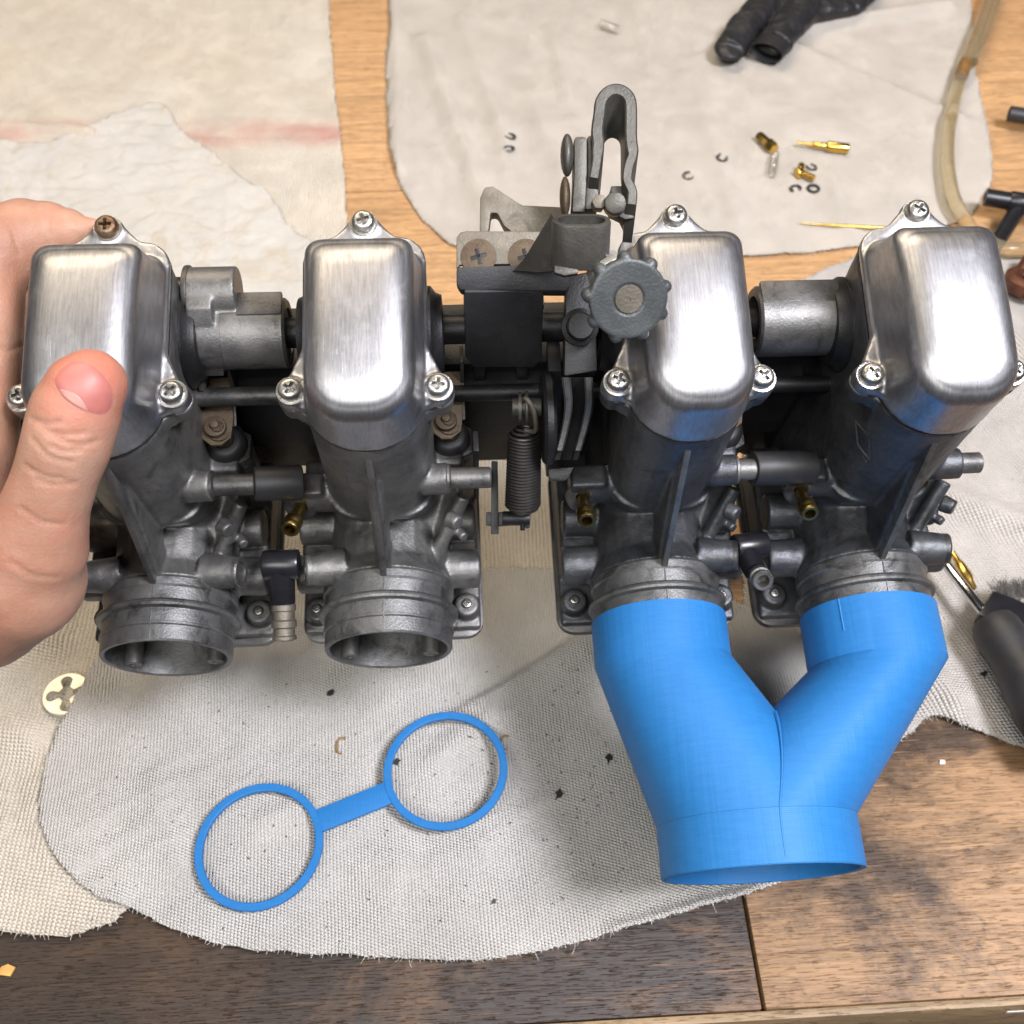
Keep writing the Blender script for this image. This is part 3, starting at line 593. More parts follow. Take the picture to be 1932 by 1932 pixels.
# ---- shaft line behind the covers
P = lambda px, py, z: L(px, py, z)
ys, zs = 28, 74
obj('choke_shaft', MB().add(cyl((-146, ys, zs), (156, ys, zs), 5.2, None, 24, .4)), M['black'], bank)
def xat(px, y=ys, z=zs):
    d = dep((0, y, z)); return (px-CX)/F*d
for x, s in ((XS[0], 1), (XS[1], -1), (XS[1], 1), (XS[2], -1), (XS[2], 1), (XS[3], -1)):
    obj('shaft_seal', MB().add(lathe([(0, 0), (16.5, 0), (16.5, 1.5), (14.2, 3.2), (13.4, 5.2), (8, 5.6), (7.5, 4), (0, 4)], (x+s*19, ys-2, zs), (s, 0, 0), 40)), M['black'], bank)
def sleeve(x0, x1, r, mat, nm='shaft_sleeve'):
    return obj(nm, MB().add(lathe([(r-4.2, 3), (r-3.4, 0), (r-.9, 0), (r, .9), (r, x1-x0-.9), (r-.9, x1-x0), (r-3.4, x1-x0), (r-4.2, x1-x0-3)], (x0, ys, zs), (1, 0, 0), 48)), mat, bank)
sl = sleeve(xat(440), xat(560), 12, M['cast']); sr = sleeve(xat(1436), xat(1592), 12.3, M['cast'])
for s_, a, b_ in ((sl, 470, 560), (sr, 1436, 1592)):
    obj('sleeve_flat', MB().add(box(((xat(a)+xat(b_))/2, ys+4, zs+11.3), (xat(b_)-xat(a)-1.6, 9, 2.4), None, .6)), M['castdark'], s_)
# arm boss on the left sleeve
ab = Vector((xat(372, 38, 84), 38, 84)); ab2 = Vector((xat(468, 38, 84), 38, 84))
ar = obj('arm_boss', MB().add(cyl(ab, ab2, 8.8, None, 36, 1)), M['cast'], bank)
am = MB().add(cyl(ab+Vector((.5, 0, 0)), ab2, 8.8, None, 40)).add(cyl((xat(398), ys, zs), (xat(556), ys, zs), 11.9, None, 40)).add(prism([Vector((ab.x+1.5, 46, 86)), Vector((ab.x+1.5, 38, 92)), Vector((ab.x+1.5, 28, 90)), Vector((ab.x+1.5, 17, 78)), Vector((ab.x+1.5, 16.5, 66)), Vector((ab.x+1.5, 40, 66))], (8.5, 0, 0)))
am.add(prism([Vector((ab.x+8, 34, 91)), Vector((ab2.x-3, 34, 89)), Vector((ab2.x+4, 28, 80)), Vector((ab.x+8, 20, 80))], (0, 6, -10)))
bpy.data.objects.remove(ar); ar = obj('arm_boss', remesh(am, .55, 5), M['cast'], bank, label='angled cast clamp arm with a round boss')
obj('flange_plate', MB().add(prism([Vector((ab.x, 38+9.6*math.cos(R(a_)), 84+9.3*math.sin(R(a_)))) for a_ in range(-40, 191, 15)]+[Vector((ab.x, 20, 70)), Vector((ab.x, 14, 60)), Vector((ab.x, 22, 54)), Vector((ab.x, 34, 64))], (1.8, 0, 0), .4)), M['steel2'], ar)
obj('pin_head', MB().add(cyl(ab-Vector((4.6, 0, 1)), ab+Vector((.5, 0, -1)), 6.3, None, 32, 1.3)), M['castdark'], ar)
# secondary rods
obj('link_rod', MB().add(cyl(Vector((-122, 14, 56)), Vector((-50, 14, 56)), 3.4)), M['castdark'], bank)
obj('link_rod', MB().add(cyl(Vector((-45, 14, 54)), Vector((130, 14, 54)), 3.0)), M['black'], bank)
obj('rear_rail', MB().add(box((0, 46, 42), (270, 6, 34), None, 1)), M['black'], bank)
for x0, x1 in ((XS[0]+19, XS[1]-19), (XS[1]+19, XS[2]-19), (XS[2]+19, XS[3]-19)):
    obj('gap_backing', MB().add(box(((x0+x1)/2, 30, 17), (x1-x0, 10, 78), None, 1)), M['black'], bank)  # dark backing added to black out the gaps between bodies
for x0, x1 in ((-100, -70), (-20, 30), (82, 110)):
    obj('throttle_link', MB().add(box(((x0+x1)/2, 22, 30), (x1-x0, 8, 40), None, 1)), M['black'], bank)
# fuel hoses between the bodies
for i, (xa, xb) in enumerate(((XS[0]+38.5, XS[1]-23), (XS[2]+30.5, XS[3]-23))):
    obj('fuel_hose', MB().add(cyl((xa, -16.2, 47.5), (xb-4, -14.5, 44), 6.1, 6.3, 32, .8)), M['rubber'], bank)
# T pieces at the vents
def elbow(x, up):
    e = obj('vent_elbow', MB().add(cyl((x-6, -34, 15), (x+7.5, -34, 15), 5.6, None, 28, 1)).add(tube([(x, -34, 15), (x, -38, 11), (x, -45, 4)], [5.5, 5.4, 4.6], 24)), M['plastic'], bank)
    return e
e = elbow(-85.5, 0)
obj('barbed_end', MB().add(lathe([(3.8, 0), (3.8, 2), (4.6, 2.6), (4.6, 4.6), (4.0, 5), (4.0, 8), (4.7, 8.6), (4.7, 10.8), (3.9, 11.4), (3.9, 13.8), (4.5, 14.3), (4.5, 15.5), (3.3, 16), (2.4, 16), (2.4, 9), (0, 9)], (-85.2, -43.5, 5), (0, -.92, -.38), 32)), M['steel'], e)
tp = P(1437, 1092, 22)
e = obj('vent_elbow', MB().add(cyl((XS[2]+29, -33, 14), (XS[2]+42, -31, 12), 5.2, None, 24, 1)).add(tube([(tp.x-3, -30, 12), tp+Vector((0, 5, -6)), tp+Vector((0, 2, -2))], [4.6, 4.4, 4], 24)), M['plastic'], bank)
obj('barbed_end', MB().add(lathe([(3.3, -6), (3.3, -3), (4.0, -2.6), (4.0, -1.2), (3.2, -.9), (3.2, .2), (3.9, .6), (3.9, 2), (3.5, 2.5), (2.3, 2.5), (2.2, -2), (0, -2)], tp, Vector(CV(.03, -.28, .95)), 32)), M['cast'], e)

# ---- centre linkage
ex, ey, ez = CV(1, 0, 0), CV(0, 1, 0), CV(0, 0, 1)
def plate(poly, z, t, bev=.35, d=None):
    q = [P(px, py, z) for px, py in poly]; return prism(q, d if d is not None else Vector((0, 0, -t)), bev)
def cplate(poly, d0, t, bev=.35, tilt=0):
    """sheet facing the lens at depth d0, tilt = depth gain per photo px downwards"""
    yc = sum(p[1] for p in poly)/len(poly)
    return prism([LD(px, py, d0+tilt*(py-yc)) for px, py in poly], -ez*t, bev)
blk = obj('spring_housing', MB().add(prism([LY(px, py, 20) for px, py in ((876, 552), (1026, 550), (1022, 680), (1008, 694), (893, 694), (878, 676))], (0, 22, 0), .9)), M['castblack'], bank)
obj('housing_top', MB().add(box(LY(952, 549, 34), (26, 14, 3), None, .5)), M['castdark'], blk)
for px in (905, 985):
    obj('fork_leg', MB().add(prism([LY(px-11, 690, 21), LY(px+11, 690, 21), LY(px+8, 762, 22), LY(px-8, 762, 22)], (0, 5, 0), .4)), M['black'], blk)
obj('cross_pin', MB().add(cyl(LY(905, 748, 28), LY(1005, 745, 28), 4.2, None, 20, .5)), M['castdark'], blk)
obj('cross_bar', MB().add(cyl(LY(910, 712, 32), LY(1000, 712, 32), 3.4, None, 20, .5)), M['castdark'], blk)
bp = obj('mounting_bracket', MB().add(cplate([(861, 448), (868, 438), (880, 435), (1068, 437), (1068, 505), (1040, 503), (1030, 497), (868, 500), (861, 508)], 341, 2.2, .6)), M['steel'], bank, label='flat steel bracket with rusty countersunk screws')
obj('bracket_lip', MB().add(cplate([(861, 503), (1030, 498), (1070, 500), (1076, 540), (1068, 549), (868, 547), (861, 535)], 340.6, 9, 1.1, .05)), M['castblack'], bp)  # lip faces down; its shade is put into the darker colour
for px in (903, 992):
    q = obj('screw', MB().add(lathe([(0, -2), (2.6, -2), (5.6, .0), (5.6, .25), (5.2, .3), (0, .32)], (0, 0, 0), (0, 0, 1), 32)), M['rust'], bp)
    ML_ = Matrix.Translation(LD(px, 484, 340.8)*S) @ ez.to_track_quat('Z', 'Y').to_matrix().to_4x4(); q.matrix_local = ML_
    cross = MB()
    for a_ in (R(20), R(110)): cross.add(box((0, 0, .3), (5, 1.2, .5), Matrix.Rotation(a_, 4, 'Z'), .05))
    c_ = obj('screw_recess', cross, M['black'], bp); c_.matrix_local = ML_
obj('curved_lever', MB().add(cplate([(905, 437), (906, 372), (914, 352), (930, 350), (972, 378), (986, 386), (1068, 390), (1068, 440), (965, 438), (950, 425), (938, 402), (926, 402), (922, 437)], 352, 8, .9)), M['steel'], bank, label='bent brown-grey steel lever with a notch')
# oval bracket loop
axis = CV(0, .82, .57); c0 = LD(1097, 415, 312)
def loop(hw, hd, t):
    o = []
    for sgn, r in ((1, 0), (-1, t)):
        ring = []
        for i in range(15): a_ = R(-90+180*i/14); ring.append(((hw-hd)+(hd-r)*math.cos(a_), (hd-r)*math.sin(a_)))
        for i in range(15): a_ = R(90+180*i/14); ring.append((-(hw-hd)+(hd-r)*math.cos(a_), (hd-r)*math.sin(a_)))
        o.append(ring)
    return o
lz = axis.cross(ex).normalized(); ou, inn = loop(8.6, 5.2, 1.9); n_ = len(ou); mb = MB()
def ringv(rr, h, sc=1): return [c0 + ex*(a_*sc) - lz*(b_*sc) + axis*h for a_, b_ in rr]
hh = [ringv(inn, -13.4), ringv(ou, -13.4, .98), ringv(ou, -12.8), ringv(ou, -.6), ringv(ou, 0, .97), ringv(inn, 0, 1.03), ringv(inn, -13.4)]
vs = [p for r_ in hh for p in r_]; fs = []
for i in range(6):
    for k in range(n_): j = (k+1) % n_; fs.append([i*n_+k, i*n_+j, (i+1)*n_+j, (i+1)*n_+k])
mb.add((vs, fs)); lo = obj('cable_loop', mb, M['steel2'], bank, label='brushed dark steel loop bracket')
obj('loop_arm', MB().add(prism([LD(1040, 402, 318), LD(1054, 425, 316), LD(1054, 512, 322), LD(1020, 514, 330), LD(966, 512, 337), LD(990, 486, 332)], -ez*1.6, .4)), M['steel2'], lo)
obj('loop_foot', MB().add(cplate([(1046, 500), (1092, 508), (1090, 516), (1066, 520), (1046, 514)], 310, 3, .4)), M['steel2'], lo)
# tall slotted lever
path = [(1121, 335), (1126, 305), (1129, 270), (1127, 245), (1131, 215), (1134, 192), (1145, 175), (1161, 168), (1178, 173), (1189, 188), (1191, 215), (1191, 260), (1194, 290), (1187, 312), (1184, 338), (1193, 360), (1192, 385)]
pp = smoothpath([(a_, b_, 0) for a_, b_ in path], 4); lf = []; rt = []
for i, p_ in enumerate(pp):
    t_ = (pp[min(i+1, len(pp)-1)]-pp[max(0, i-1)]).normalized(); nn = Vector((-t_.y, t_.x, 0)); w_ = 11.5 if p_.y < 290 else 9.5
    lf.append(p_+nn*w_); rt.append(p_-nn*w_)
sl_ = MB(); vs = []; 
dn = CV(0, -.52, -.85)*16
for a_, b_ in zip(lf, rt):
    A, B = LD(a_.x, a_.y, 330), LD(b_.x, b_.y, 330); e_ = (B-A)*.13; vs += [A+dn, A-ez*.5, A+e_, B-e_, B-ez*.5, B+dn]
fs = []
for i in range(len(lf)-1):
    for k in range(6): j = (k+1) % 6; fs.append([i*6+k, i*6+j, (i+1)*6+j, (i+1)*6+k])
fs += [[0, 1, 2, 3, 4, 5], [len(vs)-6+k for k in range(6)]]
tl = obj('slotted_lever', sl_.add((vs, fs)), M['steel2'], bank, label='tall steel lever bent into a narrow loop')
def leaf(px0, px1, y0, y1, d0, t, m=M['steel2'], nm='lever_plate'):
    return obj(nm, MB().add(cplate([(px0+3, y0), (px1-3, y0), (px1, y0+7), (px1, (y0+y1)/2), (px1-4, y1), (px0-4, y1), (px0, (y0+y1)/2), (px0, y0+8)], d0, t, 1.0)), m, tl)
leaf(1083, 1108, 256, 400, 332, 13); leaf(1107, 1132, 254, 395, 334, 13)
obj('rivet_head', MB().add(sph(LD(1070, 293, 334), Vector((2.1, 6.6, 4.5)), 20, Matrix((ex, ey, ez)).transposed())), M['steel2'], tl)
obj('rivet_head', MB().add(sph(LD(1066, 372, 336), Vector((1.7, 6.4, 4.5)), 20, Matrix((ex, ey, ez)).transposed())), M['rust'], tl)
obj('lever_catch', MB().add(cplate([(1153, 350), (1180, 350), (1182, 378), (1200, 384), (1196, 412), (1180, 414), (1150, 400)], 334, 7, .6)), M['steel2'], tl)
obj('lever_nut', MB().add(cyl(LD(1128, 388, 331), LD(1131, 380, 324), 2.3, None, 6, .3)), M['steel'], tl)
obj('lever_nut', MB().add(cyl(LD(1158, 390, 331), LD(1161, 383, 322), 3.3, None, 16, .7)), M['steel2'], tl)
# knob and its screw
kc = LD(1187, 565, 300); kn = CV(.13, -.36, .92); kx, ky, kz = basis(kn); km = MB()
km.add(lathe([(0, -7), (9.9, -7), (10.5, -6), (11.2, -.9), (11.0, -.2), (10.3, 0), (4.5, 0), (4.4, -.5), (0, -.5)], kc, kn, 72))
for i in range(9):
    a_ = 2*math.pi*(i+.25)/9; c_ = kc+(kx*math.cos(a_)+ky*math.sin(a_))*11.0; km.add(tube([c_-kn*6.2, c_-kn*3.6], [1.5, 1.6], 12)); km.add(sph(c_-kn*2.2, 2.0, 16)); km.add(sph(c_-kn*5, 1.8, 16))
kb = obj('adjuster_knob', remesh(km, .33, 3), M['knob'], bank, label='round grey knob with nine bumps on its rim')
obj('knob_insert', MB().add(lathe([(0, -.6), (4.05, -.6), (4.05, -.1), (3.8, .12), (.5, .15), (.35, -.1), (0, -.1)], kc, kn, 40)), M['steel'], kb)
obj('adjuster_screw', MB().add(cyl(kc-kn*5, kc-kn*36, 3.4)), M['steel2'], kb)
hx = []
for i in range(120): a_ = i*2*math.pi/14; hx.append(kc-kn*(7+i*.17)+ey*3.2+(kx*math.cos(a_)+ky*math.sin(a_))*6.2)
obj('tension_spring', MB().add(tube(hx, .62, 8)), M['wire'], bank, label='bright coil spring tucked behind the knob')
obj('support_post', MB().add(cplate([(1068, 520), (1120, 510), (1128, 700), (1064, 710)], 356, 14, 1)), M['black'], bank)
bh = LD(1096, 615, 345); obj('post_bolt', MB().add(lathe([(0, -9), (6, -9), (6, -4), (4.6, -3.4), (4.4, 0), (3.9, .5), (0, .5)], bh, CV(0, -.1, 1), 28)), M['black'], bank)
# curved channel lever
ch = smoothpath([(1089, 712, 0), (1092, 760, 0), (1086, 800, 0), (1068, 868, 0)], 8); c3 = MB()
def sect(p_, i):
    d_ = 352+i*.7; o_ = [(-27, 0), (-27, -3), (-15, -3), (-12, 5), (11, 5), (15, -3), (27, -3), (27, 0), (24, 9), (-24, 9)]; tw = 1-.008*i
    return [LD(p_.x+a_*tw, p_.y, d_+b_) for a_, b_ in o_]
rs = [sect(p_, i) for i, p_ in enumerate(ch)]
chl = obj('channel_lever', c3.add(loft(rs)), M['black'], bank, label='curved dark lever with two bright raised rails')
for o_ in (-21, 21): obj('rail', MB().add(loft([[LD(p_.x+(o_+a_)*(1-.008*i), p_.y, 352+i*.7+b_) for a_, b_ in ((-8, 0), (-8.5, -4), (-5, -6.5), (5, -6.5), (8.5, -4), (8, 0))] for i, p_ in enumerate(ch[:-2])])), M['railsteel'], chl)
obj('lever_foot', MB().add(cplate([(1034, 884), (1084, 880), (1072, 905), (1062, 908), (1036, 906)], 378, 6, .8)), M['black'], bank)
obj('pulley_disc', MB().add(lathe([(0, 0), (15, 0), (16, 1), (16, 3), (15, 4), (0, 4)], LD(1022, 790, 372), (1, 0, 0), 40)), M['black'], bank)
obj('side_plate', MB().add(prism([LY(1035, 700, 10), LY(1060, 700, 10), LY(1062, 900, 6), LY(1030, 900, 6)], (0, 12, 0), .5)), M['black'], bank)
# return spring with hooks
a0, a1 = LD(990, 806, 371), LD(986, 966, 386); ax = (a1-a0); ln = ax.length; sx_, sy_, sd = basis(ax); N = 27; hel = []; rad = []
for i in range(N*16+1):
    t_ = i/(N*16); r_ = 6.0*min(1, .45+t_*6, .4+(1-t_)*7)*(1-.12*(1-t_)); a_ = i*2*math.pi/16
    hel.append(a0+sd*(t_*ln)+(sx_*math.cos(a_)+sy_*math.sin(a_))*r_)
sp = obj('return_spring', MB().add(tube(hel, .56, 8)), M['darkwire'], bank, label='dark tightly wound coil spring')
hk = smoothpath([LD(992, 812, 369), LD(1010, 812, 366), LD(1008, 780, 362), LD(998, 758, 360), LD(990, 752, 361), LD(986, 765, 366)], 6)
obj('spring_hook', MB().add(tube(hk, .85, 10)), M['steel'], sp)
obj('spring_hook', MB().add(tube([LD(986, 960, 386), LD(986, 1000, 388)], .9, 10)), M['black'], sp)
obj('spring_pin', MB().add(cyl(LD(966, 768, 366), LD(1022, 768, 366), 3.2, None, 20, .5)).add(cyl(LD(978, 768, 366), LD(984, 768, 366), 5.2)).add(cyl(LD(990, 768, 366), LD(997, 768, 366), 5.6, None, 24, .8)), M['steel2'], bank)
obj('spring_bar', MB().add(cplate([(927, 870), (939, 870), (941, 1008), (926, 1008)], 392, 3, .3)), M['black'], bank)
lp = obj('anchor_plate', MB().add(cplate([(917, 966), (1000, 966), (1000, 996), (992, 998), (990, 990), (934, 994), (917, 992)], 393, 4, .5)), M['black'], bank)
obj('idle_screw', MB().add(cyl(LD(948, 978, 388), LD(1000, 978, 388), 2.6, None, 16, .4)), M['black'], lp)
obj('drop_link', MB().add(box(LD(898, 880, 395), (2, 8, 40), None, .4)), M['black'], bank)

# ================================================================ BLUE MANIFOLD
man = thing('printed_manifold', 'bright blue 3D printed Y-shaped manifold pushed onto the two right-hand carburettor mouths', 'manifold', mw=mscale(BANK))
XO, RO, RI = 82.5, 34.8, 25.4
def circ(x, y, z, r, n=96): return [Vector((x+r*math.cos(2*math.pi*i/n), y, z+r*math.sin(2*math.pi*i/n))) for i in range(n)]
for k, x in enumerate((XS[2], XS[3])):
    ys_ = -73 if k == 0 else -77; y0 = -55.8
    rg = [circ(x, y0-6, 0, 24.1), circ(x, y0, 0, 24.1), circ(x, y0-.3, 0, RI-.1), circ(x, y0-1, 0, RI), circ(x, ys_, 0, RI)]
    for j in range(1, 15):
        t_ = j/14; rg.append(circ(x+(XO-x)*t_, ys_+(-131.5-ys_)*t_, 0, RI+(RO-.05-RI)*t_))
    me = MB().add(loft(rg, False)); pass
    obj('inlet_leg', me, M['blue'], man, ang=25)
obj('outlet_collar', MB().add(loft([circ(XO, -131.0, 0, RO-.9), circ(XO, -131.6, 0, RO), circ(XO, -148.8, 0, RO+.15), circ(XO, -149.2, 0, RO-.1), circ(XO, -149.2, 0, RO-1.5), circ(XO, -148.9, 0, RO-1.8), circ(XO, -126, 0, RO-2)], False)), M['blue'], man, ang=25)
sx1 = XS[3]-RI*math.cos(R(48)); obj('print_seam', MB().add(tube([Vector((sx1, -56.3, RI*math.sin(R(48)))), Vector((sx1, -68.5, RI*math.sin(R(48))))], .35, 6)), M['blue'], man)
def conez(x, y):                                             # top surface of the two legs, for the seam line where they meet
    best = 0
    for X in (XS[2], XS[3]):
        t_ = (y+69)/(-131.5+69); t_ = max(0, min(1, t_)); cx_ = X+(XO-X)*t_; r_ = RI+(RO-RI)*t_; q = r_*r_-(x-cx_)**2
        if q > 0: best = max(best, math.sqrt(q))
    return best
xm = (XS[2]+XS[3])/2
ln_ = []
for i in range(20):
    t_ = i/19; y = -97-t_*50; tt = min(1, (y+69)/(-62.5)); ln_.append(Vector((xm+(XO-xm)*tt+.6*math.sin(t_*5), y, (conez(xm+(XO-xm)*tt, y) if y > -131 else RO)-.05)))
obj('weld_line', MB().add(tube(ln_, .4, 6)), M['blue'], man)

# ================================================================ HAND
def H(px, py, d): return cp(px, py, d)
def capsules(m, chain, n=22):
    pts = [H(a, b, d) for a, b, d, r in chain]; rs = [r*d/F for a, b, d, r in chain]
    for i, (p, r) in enumerate(zip(pts, rs)):
        m.add(sph(p, r, n))
        if i+1 < len(pts): m.add(lathe([(0, 0), (r, 0), (rs[i+1], (pts[i+1]-p).length), (0, (pts[i+1]-p).length)], p, pts[i+1]-p, n))
hm = MB()
capsules(hm, [(172, 726, 303, 68), (158, 742, 303, 76), (142, 780, 304, 84), (128, 830, 305, 83), (108, 890, 308, 77), (88, 950, 312, 80), (66, 1030, 318, 98), (30, 1090, 326, 128), (-50, 1120, 338, 150)])     # thumb and its root
capsules(hm, [(178, 424, 352, 14), (160, 432, 353, 24), (128, 436, 355, 44), (90, 442, 357, 62), (48, 452, 357, 76), (5, 470, 354, 82), (-22, 520, 350, 68), (-22, 600, 346, 62), (-24, 680, 344, 60), (-34, 780, 344, 68), (-60, 880, 342, 95)])   # index
capsules(hm, [(110, 560, 392, 40), (60, 600, 392, 55), (0, 640, 384, 62), (-50, 700, 372, 66), (-70, 800, 362, 70), (-90, 900, 352, 90)])            # middle
capsules(hm, [(100, 680, 410, 38), (50, 710, 410, 50), (-10, 740, 402, 58), (-70, 790, 386, 62), (-110, 880, 366, 80)])                              # ring
capsules(hm, [(90, 790, 424, 32), (40, 820, 424, 42), (-20, 840, 414, 48), (-90, 880, 394, 54), (-140, 960, 370, 70)])                               # little
capsules(hm, [(-60, 860, 342, 100), (-110, 1000, 345, 170), (-150, 1120, 345, 175), (-230, 1300, 345, 150), (-380, 1560, 345, 140)])                 # palm to wrist
def skind(p, n): return .15*noise.noise(p/8)+.03*noise.noise(p/2.5)
hme = remesh(hm, 1.0, 12, .5, skind); hme.name = 'hand'
kn = [(118, 838, 305)]
bm_ = BVHTree.FromPolygons([v.co/S for v in hme.vertices], [tuple(p.vertices) for p in hme.polygons])
def onhand(px, py):
    o_ = CAM.translation; d_ = (CAM.to_3x3() @ ray(px, py)).normalized(); r_ = bm_.ray_cast(o_, d_, 900); return r_[0], r_[1]
# skin creases over the knuckle and the nail fold, pressed into the surface
creases = [[(96, 842), (120, 852), (152, 850)], [(70, 905), (100, 915), (140, 912)], [(40, 960), (80, 985), (120, 990)], [(20, 1060), (60, 1085), (110, 1090)], [(58, 790), (88, 800), (110, 796)], [(75, 800), (110, 828), (150, 840), (185, 832)], [(62, 830), (95, 862), (135, 872)], [(88, 812), (120, 820), (160, 818)], [(48, 880), (80, 898), (120, 905)], [(84, 380), (90, 420), (92, 462)], [(0, 405), (22, 430), (36, 480)], [(0, 655), (20, 660), (40, 652)]]
cpts = []
for cr in creases:
    sp_ = smoothpath([(a, b, 0) for a, b in cr], 8)
    for q in sp_:
        h_, n_ = onhand(q.x, q.y)
        if h_: cpts.append(h_)
from mathutils.kdtree import KDTree
kd = KDTree(len(cpts)); [kd.insert(p, i) for i, p in enumerate(cpts)]; kd.balance()
nails = [(101, 712), (118, 692), (140, 681), (162, 683), (185, 698), (206, 722), (214, 748), (208, 774), (190, 784), (166, 779), (140, 765), (116, 744), (102, 726)]
npts = [onhand(*q)[0] for q in nails]; ncen = onhand(157, 733)[0]
for v in hme.vertices:
    p = v.co/S; q, i, d_ = kd.find(p)
    if d_ < 3: v.co -= v.normal*S*(.62*math.exp(-(d_/.7)**2))
hme.update()
skinred = M['skin']
hand = obj('hand', hme, M['skin'], label='bare left hand gripping the left end of the carburettor bank, thumb on top', cat='person')
bm_ = BVHTree.FromPolygons([v.co/S for v in hme.vertices], [tuple(p.vertices) for p in hme.polygons])
def npatch(poly, lift, k=7):
    c_ = sum((Vector((a, b)) for a, b in poly), Vector((0, 0)))/len(poly); sm_ = smoothpath([(a, b, 0) for a, b in poly+[poly[0]]], 4)[:-1]; rings = []
    for j in range(k+1):
        t_ = 1-j/k; ring = []
        for q in sm_:
            a, b = c_.x+(q.x-c_.x)*t_, c_.y+(q.y-c_.y)*t_
            h_, n_ = onhand(a, b); 
            ring.append(h_ + n_*lift*(1 - (1-j/k)**6*1.4))
        rings.append(ring)
    return rings
def patch(poly, lift, k=7):
    rg = npatch(poly, lift, k); return MB().add(loft(rg[:-1]+[[p*.02+rg[-1][0]*.98 for p in rg[-1]]], False)) if False else MB().add(loft(rg, False))
M['nail'] = mat_simple('nail_pink', (.44, .15, .125), 0, .48, 300, .00004, .12, Subsurface_Weight=.3, Subsurface_Scale=.003)
M['lunula'] = mat_simple('nail_pale', (.47, .22, .18), 0, .45, 300, .00004, .06, Subsurface_Weight=.3, Subsurface_Scale=.003)
nl = obj('thumb_nail', patch([(99, 712), (116, 690), (139, 678), (164, 681), (188, 696), (209, 722), (217, 750), (211, 776), (192, 786), (166, 780), (139, 766), (114, 745), (101, 727)], .5), M['nail'], hand, ang=180)
obj('nail_moon', patch([(108, 731), (122, 730), (142, 737), (158, 751), (168, 768), (168, 780), (150, 772), (132, 761), (114, 745)], .58, 5), M['lunula'], nl, ang=180)

# ================================================================ LOOSE OBJECTS ON THE BENCH
def placed(px, py, h, extra=0):
    p = tab(px, py, 4); z = h(p.x, p.y); p = tab(px, py, z+extra); return p
def mm(px, py, n): return n*(lambda d: d/F)(-(CAM.inverted() @ tab(px, py)).z)
# blue gasket
def ringz(cx_, cy_):
    c = tab(cx_, cy_, 9); zs_ = sorted(hD(c.x+25*math.cos(a*.15), c.y+25*math.sin(a*.15)) for a in range(42)); return zs_[-1]-.2
g0, g1 = tab(490, 1597, ringz(490, 1597)), tab(841, 1454, ringz(841, 1454)); gd = (g1-g0).normalized(); gk = thing('gasket', 'flat bright blue printed gasket of two joined rings on the grey cloth', 'gasket', (g0+g1)/2); gc = (g0+g1)/2
per = Vector((-gd.y, gd.x, 0)).normalized(); gn = gd.cross(per)
for p in (g0, g1):
    c_ = p-gc; obj('ring', MB().add(lathe([(23.2, 0), (26.2, 0), (26.5, .3), (26.5, 1.9), (26.2, 2.2), (23.6, 2.2), (23.2, 1.9), (23.2, 0)], c_, gn, 96)), M['blue'], gk)
a_, b_ = g0-gc+gd*25.2, g1-gc-gd*25.2
obj('connecting_bar', MB().add(prism([a_-per*5, b_-per*5, b_+per*5, a_+per*5], gn*1.9, .4)), M['blue'], gk)
# threading die
dp = placed(130, 1316, hE, .3); R_ = mm(128, 1316, 44)
dm_ = MB(); N_ = 96; hol = []
def die_r(a):                                               # clover-shaped inner opening, as distance from centre
    best = 3.3
    for k in range(4):
        h0 = R(90*k+12); cx_, rr = 6.0, 2.55; d_ = a-h0; d_ = (d_+math.pi) % (2*math.pi)-math.pi
        s_ = cx_*math.sin(d_)
        if abs(s_) < rr and abs(d_) < 1: best = max(best, cx_*math.cos(d_)+math.sqrt(rr*rr-s_*s_))
    return best*R_/10.2
inn_ = [Vector((die_r(2*math.pi*i/N_)*math.cos(2*math.pi*i/N_), die_r(2*math.pi*i/N_)*math.sin(2*math.pi*i/N_), 0)) for i in range(N_)]
out_ = [Vector((R_*math.cos(2*math.pi*i/N_), R_*math.sin(2*math.pi*i/N_), 0)) for i in range(N_)]
up = lambda r_, z, s_=1: [Vector((p.x*s_, p.y*s_, z)) for p in r_]
gg = loft([up(inn_, 0), up(out_, 0, .96), up(out_, .5), up(out_, 3.4), up(out_, 3.8, .96), up(inn_, 3.8), up(inn_, 0)], False); dm_.add(gg)
obj('threading_die', dm_, M['diesteel'], label='pale round threading die with clover-shaped holes, half under the grey cloth', cat='die').location = dp*S
# e-clips
def clip_mesh(r):
    m = MB(); pts = [Vector((r*math.cos(R(a)), r*math.sin(R(a)), .4)) for a in range(40, 321, 14)]; m.add(tube(pts, r*.2, 6)); 
    for a in (100, 180, 260): m.add(box(Vector((r*.72*math.cos(R(a)), r*.72*math.sin(R(a)), .4)), (r*.4, r*.3, .5), Matrix.Rotation(R(a), 4, 'Z')))
    return m
cme = to_mesh(clip_mesh(3.4), 'e_clip')
for px, py, rot, lab in ((963, 258, 150, 'tiny steel retaining clip left of the loop lever, upper of the pair'), (961, 281, 200, 'tiny steel retaining clip left of the loop lever, lower of the pair'), (1362, 298, 60, 'tiny steel retaining clip left of the hexagonal brass nozzle'),
                         (1298, 332, 20, 'tiny steel retaining clip nearest the polished cover'), (1531, 316, 130, 'tiny steel retaining clip above the black rubber ring'), (1501, 356, 280, 'tiny steel retaining clip left of the black rubber ring')):
    o = obj('retaining_clip', cme, M['clip'], label=lab, cat='clip', group='retaining clips on the cloth'); o.location = placed(px, py, hC, .5)*S; o.rotation_euler = (R(8), R(-6), R(rot))
